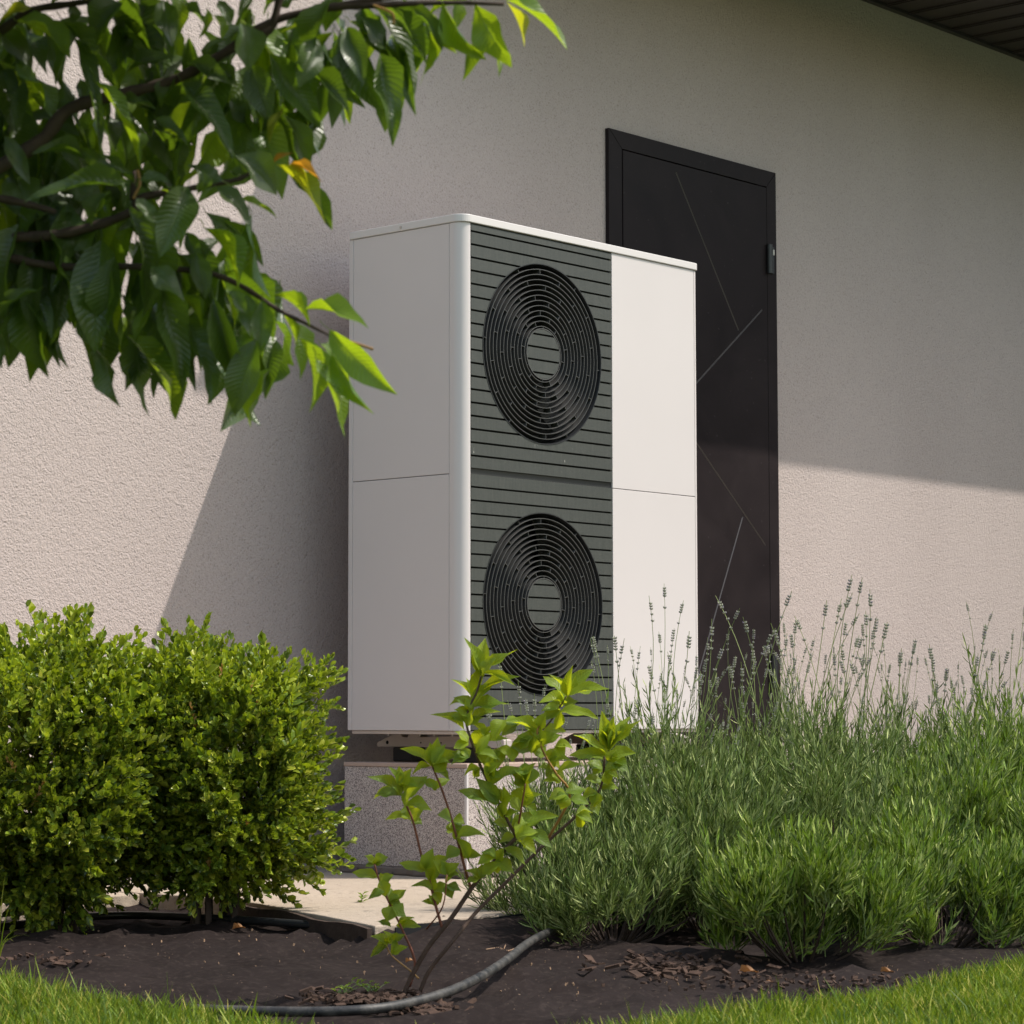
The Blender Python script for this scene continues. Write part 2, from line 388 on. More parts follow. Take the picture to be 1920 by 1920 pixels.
# half round gutter
b = MB(); yc, zc, rr = -.262, 2.875, .058
outer = [(yc+rr*math.cos(math.pi+math.pi*i/14), zc+rr*math.sin(math.pi+math.pi*i/14)) for i in range(15)]
b.prismx(outer, .445, 6.88)
b.build('gutter', m_fascia, roof, smooth=False)
for xb in (.42, .96, 1.50, 2.04, 2.58, 3.06, 3.6, 4.15, 4.7):
    q = MB(); xs = xb+.78
    q.box(xs-.011, xs+.011, yc-rr*.3, yc+rr*.3, zc-rr-.0045, zc-rr+.004); q.build('gutter_hook', m_fascia, roof)

# ------------------------------------------------------------------ door
door = thing('metal_door', 'dark brown metal door with diagonal pressed lines behind the heat pump', 'door', (DX0, YW, ZP))
yd = YW-.016
def rel(o, t): o.location = (-t.location.x, -t.location.y, -t.location.z); return o
fw, ft = .072, .062
b = MB(); b.prism([(DX0, ZP), (DX0+fw, ZP), (DX0+fw, DZ1-ft), (DX0, DZ1)], yd, YW+.05); rel(b.build('frame', m_door, door, bevel=.0012, bseg=1), door)
b = MB(); b.prism([(DX1-.060, ZP), (DX1, ZP), (DX1, DZ1), (DX1-.060, DZ1-ft)], yd, YW+.05); rel(b.build('frame', m_door, door, bevel=.0012, bseg=1), door)
b = MB(); b.prism([(DX0+.001, DZ1), (DX0+fw+.001, DZ1-ft), (DX1-.061, DZ1-ft), (DX1-.001, DZ1)], yd, YW+.05); rel(b.build('frame', m_door, door, bevel=.0012, bseg=1), door)
LX0, LX1, LZ1 = DX0+fw+.004, DX1-.064, DZ1-ft-.004
b = MB(); b.box(LX0, LX1, yd-.0015, YW+.04, ZP+.012, LZ1)
leafd = b.build('door_leaf', m_door, door, bevel=.001, bseg=1); rel(leafd, door)
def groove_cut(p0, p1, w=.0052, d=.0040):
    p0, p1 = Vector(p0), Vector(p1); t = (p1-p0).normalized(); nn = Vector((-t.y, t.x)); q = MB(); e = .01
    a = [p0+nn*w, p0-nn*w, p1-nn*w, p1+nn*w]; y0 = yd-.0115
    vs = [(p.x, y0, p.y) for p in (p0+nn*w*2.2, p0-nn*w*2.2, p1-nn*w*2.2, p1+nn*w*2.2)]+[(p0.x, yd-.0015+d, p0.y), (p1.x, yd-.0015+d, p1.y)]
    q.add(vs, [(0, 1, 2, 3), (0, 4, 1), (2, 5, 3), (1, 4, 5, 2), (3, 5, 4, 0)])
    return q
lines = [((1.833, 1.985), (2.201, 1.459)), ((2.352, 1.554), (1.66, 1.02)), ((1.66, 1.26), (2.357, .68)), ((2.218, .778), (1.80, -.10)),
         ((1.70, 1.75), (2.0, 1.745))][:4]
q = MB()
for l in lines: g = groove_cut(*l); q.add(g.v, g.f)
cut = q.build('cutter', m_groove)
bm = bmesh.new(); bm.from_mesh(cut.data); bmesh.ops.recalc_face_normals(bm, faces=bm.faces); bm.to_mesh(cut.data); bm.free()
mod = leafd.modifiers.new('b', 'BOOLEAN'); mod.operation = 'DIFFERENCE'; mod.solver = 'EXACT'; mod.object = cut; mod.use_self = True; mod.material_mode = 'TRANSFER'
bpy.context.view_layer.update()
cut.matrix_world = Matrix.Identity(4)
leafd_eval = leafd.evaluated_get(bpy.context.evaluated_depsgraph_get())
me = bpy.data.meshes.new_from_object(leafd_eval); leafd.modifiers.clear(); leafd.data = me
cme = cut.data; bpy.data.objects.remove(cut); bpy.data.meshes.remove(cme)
for z0, z1 in ((1.692, 1.80), (.158, .278)):
    q = MB(); zc2 = (z0+z1)/2
    q.tube([(2.386, yd-.012, z0), (2.386, yd-.012, z1)], .011, 12); h = rel(q.build('hinge', m_dark, door), door)
    q = MB(); q.box(2.392, 2.425, yd-.005, yd, z0+.004, z1-.004); q.build('hinge_plate', m_dark, h)
    if z0 > 1:
        q = MB(); q.tube([(2.419, yd-.0052, 1.775-.010+.0), (2.419, yd-.0052, 1.775+.010)], .0045, 8); q.build('screw', m_steel, h)

# ------------------------------------------------------------------ plinth
UW, UD = 1.1, .45
pl = thing('plinth', 'low speckled granite plaster plinth under the heat pump', 'plinth', (.5, .2, ZP))
def relp(o): o.location = (-.5, -.2, -ZP); return o
PX0, PX1, PY0, PY1 = .0, 1.12, -.018, .462
b = MB(); b.box(PX0, PX1, PY0, PY1, -.366, -.085); relp(b.build('block', m_gran, pl, bevel=.0015, bseg=1))
b = MB(); b.box(PX0-.002, PX1+.002, PY0-.003, PY1+.002, -.0845, -.0725); relp(b.build('cap', m_cap, pl, bevel=.0015, bseg=1))
for (x0, y0) in ((PX0-.002, PY0-.003),):
    b = MB(); b.box(PX0-.0015, PX0+.006, PY0-.0025, PY0+.006, -.364, -.0855); relp(b.build('corner_bead', m_lid, pl))
b = MB(); b.prismz(jag([(PX0-.012, PY0-.018), (PX1+.03, PY0-.02), (PX1+.03, PY1+.03), (PX0-.012, PY1+.03)], .010, .04), ZP+.0005, -.3665)
relp(b.build('mortar_bed', m_mortar, pl, bevel=.005))

# ------------------------------------------------------------------ heat pump
hp = thing('heat_pump', 'tall white double fan heat pump with dark slatted grille', 'heat pump', (.5, .2, -.07))
def relh(o): o.location = (-.5, -.2, .07); return o
ZT, ZS, ZB = 1.4585, .7415, .0191
RC = .036
def arc(cx, cy, r, a0, a1, k=8): return [(cx+r*math.cos(a0+(a1-a0)*i/k), cy+r*math.sin(a0+(a1-a0)*i/k)) for i in range(k+1)]
PI = math.pi
# lid
def rrect(x0, x1, y0, y1, r, rb=.008, k=10):
    return arc(x0+r, y0+r, r, PI, 1.5*PI, k)+arc(x1-r*.45, y0+r*.45, r*.45, 1.5*PI, 2*PI, k)+arc(x1-rb, y1-rb, rb, 0, .5*PI, 4)+arc(x0+rb, y1-rb, rb, .5*PI, PI, 4)
b = MB(); b.prismz(rrect(-.003, UW+.0025, -.005, UD+.002, .038), ZT, ZT+.0225); lid = relh(b.build('lid', m_lid, hp, bevel=.0022))
b = MB(); b.tube([(-.0052, .2365, ZT+.010), (-.0028, .2365, ZT+.010)], .0042, 12); b.build('screw', m_steel, lid)
g = .0012
# front corner post (round), left
pL = [(RC, .012), (.004, .012)]
poly = arc(RC, RC, RC, PI, 1.5*PI, 12)+[(RC, .012), (.012, .012), (.012, .0475), (0, .0475)]
b = MB(); b.prismz(poly, ZB, ZT-g); cp = relh(b.build('corner_post', m_white, hp))
for pz in cp.data.polygons:
    if abs(pz.normal.z) < .5: pz.use_smooth = True
cp.data.set_sharp_from_angle(angle=.5) if hasattr(cp.data, 'set_sharp_from_angle') else None
# right post
rr2 = .016
poly = [(1.0815, .012), (1.0815, 0)]+arc(UW-rr2, rr2, rr2, 1.5*PI, 2*PI, 6)+[(UW, .04), (UW-.012, .04), (UW-.012, .012)]
b = MB(); b.prismz(poly, ZB, ZT-g); relh(b.build('corner_post', m_white, hp))
# rear strips
b = MB(); b.box(0.0002, .012, .4336, UD, ZB, ZT-g); relh(b.build('rear_post', m_white, hp, bevel=.001, bseg=1))
b = MB(); b.box(UW-.012, UW, .4336, UD, ZB, ZT-g); relh(b.build('rear_post', m_white, hp, bevel=.001, bseg=1))
# side panels (left visible, right), rear panel
for xa, xb_ in ((0.0004, .012), (UW-.012, UW-.0004)):
    for za, zb_ in ((ZB, ZS-.0009), (ZS+.0009, ZT-g)):
        b = MB(); b.box(xa, xb_, .0493, .4324, za, zb_); relh(b.build('side_panel', m_white, hp, bevel=.0012))
b = MB(); b.box(.014, UW-.014, UD-.012, UD-.002, ZB, ZT-g); relh(b.build('rear_panel', m_white, hp))
# right front panels
GX0, GX1 = .0375, .6705
for za, zb_ in ((ZB, ZS-.0009), (ZS+.0009, ZT-g)):
    b = MB(); b.box(GX1+.0012, 1.0803, 0, .012, za, zb_); relh(b.build('front_panel', m_white, hp, bevel=.0012))
# inner chamber
b = MB(); b.box(.014, UW-.014, .060, .064, ZB+.004, ZT-.004); relh(b.build('fan_chamber', m_void, hp))
b = MB(); b.box(.0125, .016, .013, .43, ZB+.004, ZT-.004); b.box(UW-.016, UW-.0125, .013, .43, ZB+.004, ZT-.004); b.box(.02, UW-.02, .02, .43, ZT-.006, ZT-.003)
relh(b.build('inner_frame', m_dark, hp))
# tray lip
b = MB(); b.prismz(rrect(.006, UW-.006, .006, UD-.008, .030), ZB-.0105, ZB-.0005); relh(b.build('base_tray', m_rail, hp, bevel=.002))
for yy in (.30, .175, .12, .05):
    b = MB(); b.tube([(.016, yy, ZB-.016), (.016, yy, ZB-.0105)], .0018, 6); relh(b.build('tray_bolt', m_steel, hp))
# foot rails and rubber feet
for xr in (.12, .95):
    prof = [(.447, -.0295), (-.05, -.0295), (-.05, -.008), (.0, .006), (.26, -.0005), (.274, -.0005), (.280, .0075), (.318, .0075), (.325, -.001), (.345, -.001), (.352, .0070), (.385, .0060), (.447, -.018)]
    b = MB(); b.prismx(prof, xr, xr+.035); r_ = relh(b.build('foot_rail', m_rail, hp, bevel=.001, bseg=1))
    for yy, rad in ((.405, .0055), (.27, .0025), (.19, .0025), (.11, .0025)):
        q = MB(); q.tube([(xr-.0006, yy, -.017), (xr+.002, yy, -.017)], rad, 12); q.build('bolt_hole', m_void, r_)
    for yy in (.335, .065):
        q = MB(); q.box(xr-.012, xr+.05, yy-.037, yy+.037, -.072, -.030); relh(q.build('rubber_foot', m_rubber, hp, bevel=.004))

# grille: backing plate with round openings, slats, rings
FC = [(.3525, 1.1145), (.3535, .3830)]; RO, RI = .2660, .0735
def slat_poly(z0, z1, c, xa, xb):
    """pieces of the slat outside the outer circle"""
    cx, cz = c; R = RO; out = []
    zz = [z0+(z1-z0)*i/6 for i in range(7)]
    hx = [math.sqrt(max(0, R*R-(z-cz)**2)) for z in zz]
    if max(hx) <= 0: return [[(xa, z0), (xb, z0), (xb, z1), (xa, z1)]]
    if min(hx) > 0:
        L = [(xa, z0)]+[(cx-h, z) for h, z in zip(hx, zz)]+[(xa, z1)]
        Rr = [(xb, z0), (xb, z1)]+[(cx+h, z) for h, z in reversed(list(zip(hx, zz)))]
        return [L, Rr]
    # circle ends inside the slat: cut a cap
    A = []
    top = hx[0] > 0
    lim = cz+R if top else cz-R
    k = 12
    if top:   # circle occupies lower part of slat
        a0 = math.acos(max(-1, min(1, (z0-cz)/R)))  # angle from vertical
        cap = [(cx+R*math.sin(-a0+2*a0*i/k), cz+R*math.cos(-a0+2*a0*i/k)) for i in range(k+1)]
        return [[(xa, z0)]+cap+[(xb, z0), (xb, z1), (xa, z1)]]
    else:
        a0 = math.acos(max(-1, min(1, (cz-z1)/R)))
        cap = [(cx+R*math.sin(a0-2*a0*i/k), cz-R*math.cos(a0-2*a0*i/k)) for i in range(k+1)]
        return [[(xa, z0), (xb, z0), (xb, z1)]+cap+[(xa, z1)]]
def inner_poly(z0, z1, c):
    cx, cz = c; R = RI-.001; z0 = max(z0, cz-R); z1 = min(z1, cz+R)
    if z1-z0 < .002: return None
    zz = [z0+(z1-z0)*i/6 for i in range(7)]
    hx = [math.sqrt(max(0, R*R-(z-cz)**2))+1e-5 for z in zz]
    return [(cx+h, z) for h, z in zip(hx, zz)]+[(cx-h, z) for h, z in reversed(list(zip(hx, zz)))]
def slat(z0, z1, c):
    for piece_i, P in enumerate([slat_poly(z0, z1, c, GX0+.001, GX1-.001)]):
        for p in P:
            q = MB(); q.prism(p, -.0005, .0095); relh(q.build('slat', m_grille, hp))
    ip = inner_poly(z0, z1, c)
    if ip:
        q = MB(); q.prism(ip, -.0005, .0095); relh(q.build('hub_slat', m_grille, hp))
gap = .0058; top = 1.4375; pit = .0377
tops = [ZT-.004]+[top-pit*k-gap for k in range(18)]
for k in range(19):
    z1 = tops[k]; z0 = (top-pit*k) if k < 18 else .7575
    if k == 18: z0 = .7590
    slat(z0, z1, FC[0])
pit2 = .03797; tops2 = [.7415]+[.7075-pit2*k-gap*.9 for k in range(19)]
for k in range(19):
    z1 = tops2[k]; z0 = .7075-pit2*k
    if k == 18: z0 = ZB+.002
    if z1-z0 > .004: slat(z0, z1, FC[1])
# backing plate (dark) behind the slats with circular openings, hub backing discs
def plate(zlo, zhi, c, y0, y1, xa, xb):
    q = MB(); k = 64; cx, cz = c; ring = [(cx+RO*math.cos(2*PI*i/k), cz+RO*math.sin(2*PI*i/k)) for i in range(k)]
    def proj(x, z):
        dx, dz = x-cx, z-cz; t = min(((xb-cx)/dx if dx > 1e-9 else (xa-cx)/dx if dx < -1e-9 else 1e9), ((zhi-cz)/dz if dz > 1e-9 else (zlo-cz)/dz if dz < -1e-9 else 1e9))
        return (cx+dx*t, cz+dz*t)
    out = [proj(*p) for p in ring]
    vs = [(x, y0, z) for x, z in ring]+[(x, y0, z) for x, z in out]+[(x, y1, z) for x, z in ring]
    fs = [(i, i+k, (i+1) % k+k, (i+1) % k) for i in range(k)]+[(i, (i+1) % k, (i+1) % k+2*k, i+2*k) for i in range(k)]
    q.add(vs, fs); return q
b = plate(.750, ZT-.003, FC[0], .0100, .055, GX0-.001, GX1+.001); relh(b.build('grille_plate', m_void, hp))
b = plate(ZB+.002, .7495, FC[1], .0100, .055, GX0-.001, GX1+.001); relh(b.build('grille_plate', m_void, hp))
for c in FC:
    q = MB(); q.tube([(c[0], .0100, c[1]), (c[0], .050, c[1])], RI-.0012, 40); relh(q.build('hub_disc', m_void, hp))
NR = 12
def ring_mb(c, r0, r1, y0, y1, k=72):
    q = MB(); vs = []
    for r, y in ((r0, y0), (r1, y0), (r1, y1), (r0, y1)):
        vs += [(c[0]+r*math.cos(2*PI*i/k), y, c[1]+r*math.sin(2*PI*i/k)) for i in range(k)]
    fs = []
    for a in range(4):
        d = (a+1) % 4
        fs += [(a*k+i, a*k+(i+1) % k, d*k+(i+1) % k, d*k+i) for i in range(k)]
    q.add(vs, fs); return q
random.seed(11)
radii = [RI+.0085+(RO-.0165-RI-.0085)*i/(NR-1) for i in range(NR)]
sp_ang = [[random.random() for _ in range(6)] for _ in range(NR)]
for fi, c in enumerate(FC):
    o = relh(ring_mb(c, RI-.0005, RI+.0022, -.0012, .045).build('grille_ring', m_ring, hp)); o.data.polygons.foreach_set('use_smooth', [True]*len(o.data.polygons)); o.data.set_sharp_from_angle(angle=.6)
    for r in radii:
        o = relh(ring_mb(c, r-.0009, r+.0009, .0005, .032).build('grille_ring', m_ring, hp)); o.data.polygons.foreach_set('use_smooth', [True]*len(o.data.polygons)); o.data.set_sharp_from_angle(angle=.6)
    # sloping outer rim
    q = MB(); k = 80; vs = []
    for r, y in ((RO+.0004, -.0016), (RO-.0022, -.0016), (RO-.0105, .036), (RO+.0004, .036)):
        vs += [(c[0]+r*math.cos(2*PI*i/k), y, c[1]+r*math.sin(2*PI*i/k)) for i in range(k)]
    fs = []
    for a in range(3): fs += [(a*k+i, a*k+(i+1) % k, (a+1)*k+(i+1) % k, (a+1)*k+i) for i in range(k)]
    q.add(vs, fs); o = relh(q.build('grille_rim', m_dark, hp)); o.data.polygons.foreach_set('use_smooth', [True]*len(o.data.polygons)); o.data.set_sharp_from_angle(angle=.6)
    # small spacer ribs between the rings
    q = MB(); rs = [RI]+radii+[RO-.006]
    for j in range(len(rs)-1):
        ph = (j*.37) % 1.0; nsp = 6
        for s_ in range(nsp):
            a = 2*PI*(s_/nsp)+ph*2*PI/nsp*1.0+.5; ca, sa = math.cos(a), math.sin(a)
            ra, rb = rs[j]+.0005, rs[j+1]-.0005; w = .0007
            vs = []
            for y in (.001, .028):
                for rr_, ww in ((ra, w), (rb, w), (rb, -w), (ra, -w)):
                    vs.append((c[0]+rr_*ca-ww*sa, y, c[1]+rr_*sa+ww*ca))
            q.add(vs, [(0, 1, 2, 3), (7, 6, 5, 4), (0, 4, 5, 1), (2, 6, 7, 3)])
    tag(relh(q.build('spacer_rib', m_ring, hp)), kind='stuff')
    # fan with curved blades
    q = MB()
    for s_ in range(4):
        a0 = 2*PI*s_/4+.3*fi; vs = []; k = 8
        for i in range(k+1):
            r = RI*.7+(RO-.02-RI*.7)*i/k
            for j in range(4):
                a = a0+.5*(i/k)**1.2+j/3*(1.05-.25*i/k)
                vs.append((c[0]+r*math.cos(a), .0565-.018*j/3, c[1]+r*math.sin(a)))
        q.add(vs, [(i*4+j, i*4+j+1, (i+1)*4+j+1, (i+1)*4+j) for i in range(k) for j in range(3)])
    relh(q.build('fan_blade', m_dark, hp))
# slot in the middle: dark recessed strip
b = MB(); b.box(GX0, GX1, .006, .010, .7425, .7585); relh(b.build('middle_slot', m_dark, hp))

# ------------------------------------------------------------------ leaf templates
def leaf_mesh(name, m, nseg=7, wmax=1.0, peak=.42, tip=1.6, fold=.35, curl=.8, twist=0, wave=.0, side=0, petiole=.0, seed=0, cols=2, basew=.8):
    """leaf of length 1 along +Y, half width .5*wmax, normal +Z; scaled per object"""
    rd = random.Random(seed); V = []; UV = []; Fc = []; nc = 2*cols+1
    y = z = 0.0; ang = curl*.35; xo = 0
    for i in range(nseg+1):
        t = i/nseg
        if t < peak: w = math.sin(math.pi/2*(t/peak))**basew
        else: w = max(0, math.cos(math.pi/2*((t-peak)/(1-peak))))**tip*1.0
        w = max(w, .03 if 0 < t < 1 else .012)*.5*wmax
        tw = twist*(t-.3); fo = fold*(1-.3*t)
        for j in range(-cols, cols+1):
            u = j/cols; x = u*w*math.cos(fo); zz = abs(u)*w*math.sin(fo)+wave*w*math.sin(t*9+seed+(1.7 if u > 0 else 0))*abs(u)
            V.append((xo+x*math.cos(tw)-zz*math.sin(tw), y-ang*0, z+x*math.sin(tw)+zz*math.cos(tw))); UV.append((.5+.5*u, t))
        y += math.cos(ang)/nseg; z += math.sin(ang)/nseg; ang -= curl/nseg; xo += side*math.sin(t*3.14)/nseg
    for i in range(nseg):
        for j in range(nc-1): Fc.append((i*nc+j, i*nc+j+1, (i+1)*nc+j+1, (i+1)*nc+j))
    tipv = Vector(V[nseg*nc+cols]); th = math.atan2(tipv.z, tipv.y); ct, st = math.cos(-th), math.sin(-th); Ls = math.hypot(tipv.y, tipv.z)
    V = [(x-tipv.x*(y/Ls), (y*ct-z*st)/Ls, y*st+z*ct) for x, y, z in V]
    # petiole
    if petiole:
        b0 = len(V); r = .011
        for t, dz in ((0, 0), (-petiole*.5, .03), (-petiole, .02)):
            for q in range(3): V.append((r*math.cos(q*2.09), t, dz+r*math.sin(q*2.09))); UV.append((.5, 0))
        for i in range(2):
            for q in range(3): Fc.append((b0+i*3+q, b0+i*3+(q+1) % 3, b0+(i+1)*3+(q+1) % 3, b0+(i+1)*3+q))
    me = bpy.data.meshes.new(name); me.from_pydata(V, [], Fc); me.update()
    me.polygons.foreach_set('use_smooth', [True]*len(me.polygons))
    uvl = me.uv_layers.new(name='UVMap'); li = [0]*len(me.loops); me.loops.foreach_get('vertex_index', li)
    uvl.data.foreach_set('uv', [c for k in li for c in UV[k]])
    me.materials.append(m); return me
def leaf_matrix(base, tipp, width, normal, ln=None):
    d = tipp-base; L = d.length; y = d.normalized()
    z = (normal-y*normal.dot(y)); z = z.normalized() if z.length > 1e-4 else y.orthogonal().normalized()
    x = y.cross(z).normalized(); z = x.cross(y)
    m = Matrix.Identity(4)
    for i in range(3): m[i][0] = x[i]*width; m[i][1] = y[i]*L; m[i][2] = z[i]*(L*.7+width*.3); m[i][3] = base[i]
    return m
def put(name, me, parent, mat):
    o = bpy.data.objects.new(name, me); COL.objects.link(o); o.parent = parent
    o.matrix_local = Matrix.Translation(-parent.location) @ mat; return o
def bez(a, b, c, n=6): return [a.lerp(b, i/n).lerp(b.lerp(c, i/n), i/n) for i in range(n+1)]

# ------------------------------------------------------------------ overhanging fruit tree
random.seed(21)
TD = 2.55
tree = thing('fruit_tree', 'leafy fruit tree whose branches hang into the upper left corner', 'tree', tuple(gp(-1900, 2700, -.43)))
T0 = Vector(tree.location)
def relt(o): o.location = -T0; return o
lt = [leaf_mesh('tree_leaf_shape', m_cherry, 7, 1, .42, 1.0, f, c, tw, wv, sd, .14, s) for s, (f, c, tw, wv, sd) in enumerate(
    [(.35, .7, .1, .15, .05), (.6, 1.0, -.3, .25, -.08), (.25, .4, .3, .3, .1), (.8, 1.3, .2, .2, 0), (.45, .9, -.5, .2, .1), (.15, .6, .6, .3, -.1), (.5, .5, 0, .35, .06)])]
ltl = []
for me_ in lt[:5]:
    c_ = me_.copy(); c_.materials.clear(); c_.materials.append(m_cherryl); ltl.append(c_)
lty = leaf_mesh('yellow_leaf_shape', m_cherryy, 7, 1, .42, 1.2, .5, .7, .2, .2, .05, .1, 3)
lto = leaf_mesh('orange_leaf_shape', m_cherryo, 6, 1, .42, 1.2, .6, .9, .3, .2, 0, .1, 4)
# trunk and limbs (trunk stands left of the view)
def pxs(l, d=TD): return [at(x, y, dd if dd else d) for x, y, dd in [(p+(0,))[:3] if len(p) == 2 else p for p in l]]
crown0 = at(-900, -350, 2.75)
b = MB(); b.tube(smooth_pts([T0, T0.lerp(crown0, .35)+Vector((.05, .02, 0)), T0.lerp(crown0, .7)+Vector((0, .04, .05)), crown0, at(-600, -1100, 2.8), at(-420, -1700, 2.7)], 5),
                 [.062-.055*i/25 for i in range(26)], 9); relt(b.build('trunk', m_bark, tree, smooth=True))
limbs = [
 ([(-900, -350, 2.75), (-500, 250, 2.65), (-120, 340), (62, 275), (130, 205), (250, 172), (335, 147), (440, 88), (500, 45), (590, 18), (700, 0), (790, -12)], .0095, .0022),
 ([(440, 88), (505, 55), (520, 15), (535, -60)], .006, .003),
 ([(-420, 300, 2.65), (-150, 345), (0, 372), (60, 385), (105, 398)], .006, .003),
 ([(0, 445), (90, 442), (175, 425), (250, 395), (260, 372), (340, 357), (400, 345), (450, 335), (492, 308)], .006, .002),
 ([(250, 375), (250, 345), (252, 320)], .004, .002),
 ([(-500, 250, 2.6), (-200, 430), (0, 480), (120, 500), (250, 500), (380, 510), (450, 535), (520, 580), (570, 605), (625, 632)], .0055, .0014),
 ([(590, 18), (640, 12), (700, 10), (745, 8), (850, 5), (945, 8)], .005, .0018),
 ([(-900, -350, 2.75), (-300, -350, 2.6), (100, -250, 2.5), (450, -220, 2.5), (760, -160, 2.5)], .010, .003),
 ([(-300, -350, 2.6), (0, -520, 2.6), (350, -620, 2.6), (640, -560, 2.6)], .010, .003),
 ([(-600, -1100, 2.8), (-200, -1150, 2.7), (150, -1050, 2.7), (400, -980, 2.7)], .012, .003),
 ([(0, 60), (60, 20), (150, 5), (250, -20), (330, -60)], .005, .002),
]
for pts, r0, r1 in limbs:
    P = smooth_pts(pxs(pts), 4); k = len(P)
    b = MB(); b.tube(P, [(r0+(r1-r0)*i/(k-1))*(1+.12*math.sin(i*2.3)) for i in range(k)], 7)
    relt(b.build('branch', m_bark, tree, smooth=True))
b = MB()
for pts in ([(620, 632), (655, 640), (700, 655)], [(250, 372), (262, 345), (258, 318)], [(700, 10), (735, 25), (738, 45)]):
    P = pxs(pts, TD-.005); b2 = MB(); b2.tube(smooth_pts(P, 3), .0016, 5); relt(b2.build('twig', m_orangestem, tree))
# hand placed leaves: base px, tip px, width px, depth offset, kind
HL = """950 0 1064 95 52 0;950 4 983 88 30 .01;890 8 960 127 58 .0;830 4 912 112 48 -.01;885 40 867 152 30 .03;910 50 935 145 28 .03;805 20 858 101 38 .02
808 30 788 160 34 -.01;770 15 830 95 34 .0;740 5 800 50 34 .02;700 15 800 125 54 .03;735 70 780 218 38 .04;675 28 745 130 34 .0;712 100 736 275 58 -.02
650 50 684 160 50 -.02;655 40 716 105 44 .02;640 90 622 242 46 .01;620 0 590 125 66 -.02;450 42 466 133 66 -.04;605 48 520 66 30 .02;505 100 602 243 62 -.03
470 120 508 232 60 -.01;450 140 488 292 56 .0;592 70 560 165 56 -.03;575 140 655 215 52 .0;530 215 579 322 42 0;545 175 600 245 40 .04;420 145 408 232 44 .03
340 155 438 300 54 -.01;332 140 302 205 40 0;360 190 318 285 50 .03;398 122 442 165 34 0;345 120 436 160 36 -.01;305 0 322 88 44 .01;345 8 388 52 24 .02
388 15 372 72 28 0;400 28 416 74 34 -.01;410 0 434 50 32 .02;472 -5 448 42 28 .02;520 -5 495 30 24 .01;562 -2 524 14 26 .01;30 40 132 110 84 -.01
30 120 108 235 92 .0;95 8 165 0 34 0;135 10 140 42 30 .03;230 5 176 90 74 .0;200 -10 182 60 60 .03;246 5 284 70 34 .02;118 42 222 180 24 -.02
138 70 188 292 34 -.01;178 152 263 318 38 -.05;150 148 166 214 32 .03;222 108 222 178 50 .01;240 135 330 108 32 .01;262 148 292 202 42 .03;225 188 295 206 20 0
290 222 352 272 28 .0;60 15 0 38 26 -.02;10 255 56 346 34 -.05;160 300 58 290 34 -.03;238 342 44 380 48 -.06;228 348 148 276 30 -.04;252 345 186 288 20 -.03
262 338 318 342 38 -.04;200 362 172 424 50 -.05;256 372 293 420 32 -.06;240 385 268 595 98 -.02;352 350 298 484 74 -.06;283 500 345 565 44 -.05;300 520 343 736 64 -.03
190 450 178 662 98 .0;215 480 207 630 58 -.03;110 470 138 616 66 .0;35 420 8 600 92 .0;62 470 60 620 54 .01;120 420 74 566 86 .02;-10 620 3 692 30 0
165 490 152 605 60 .02;72 545 -5 596 24 -.04;405 340 352 308 30 .03;372 318 370 364 42 -.06;440 292 519 366 64 -.08;372 322 436 352 34 -.02;430 322 470 340 26 .02
405 352 467 424 48 -.04;448 374 519 408 24 -.02;472 400 508 560 34 -.02;420 415 494 500 44 .0;382 428 446 545 48 -.03;385 398 458 500 42 .01;350 435 372 502 32 .02
368 475 386 562 42 -.01;340 478 402 572 44 .01;330 555 378 616 34 0;400 555 450 725 62 -.02;428 545 462 588 28 -.05;462 552 474 642 40 0;492 562 486 668 46 -.02
514 552 581 613 28 -.01;572 580 691 616 40 -.04;618 618 745 740 56 -.05;625 655 702 777 38 -.02;592 672 647 822 40 -.03;560 632 580 774 54 .0;530 588 562 712 46 .01
482 635 440 782 66 -.03;508 690 470 802 52 -.01;425 590 448 702 62 .01;640 640 656 722 32 .03;622 636 672 700 36 .01;600 645 640 700 40 .02;505 270 537 196 20 -.02
518 308 610 418 34 -.03;540 325 623 432 44 .0;512 306 550 286 12 -.04;545 308 604 342 18 -.04;300 355 360 420 40 .0;200 415 130 470 60 .01;95 395 40 450 60 .02
0 60 60 130 60 .03;0 130 30 250 80 .03;60 210 150 255 60 .03;90 280 150 330 50 .03;20 330 60 420 80 .03;130 340 200 400 60 .04;270 430 330 520 60 .02;150 590 182 655 50 .01
640 -10 610 60 50 .02;300 60 315 0 40 .03;255 230 240 300 40 .03;260 200 330 250 40 .04;430 185 480 260 40 .03;560 20 545 90 40 .05;610 150 600 230 36 .04;700 60 690 20 30 .04;860 0 840 60 40 .03;900 -10 800 30 40 .03"""
YL = {(505, 270): 'y', (518, 308): 'y', (512, 306): 'o', (545, 308): 'o', (60, 15): 'y', (950, 4): 'y2'}
k = 0
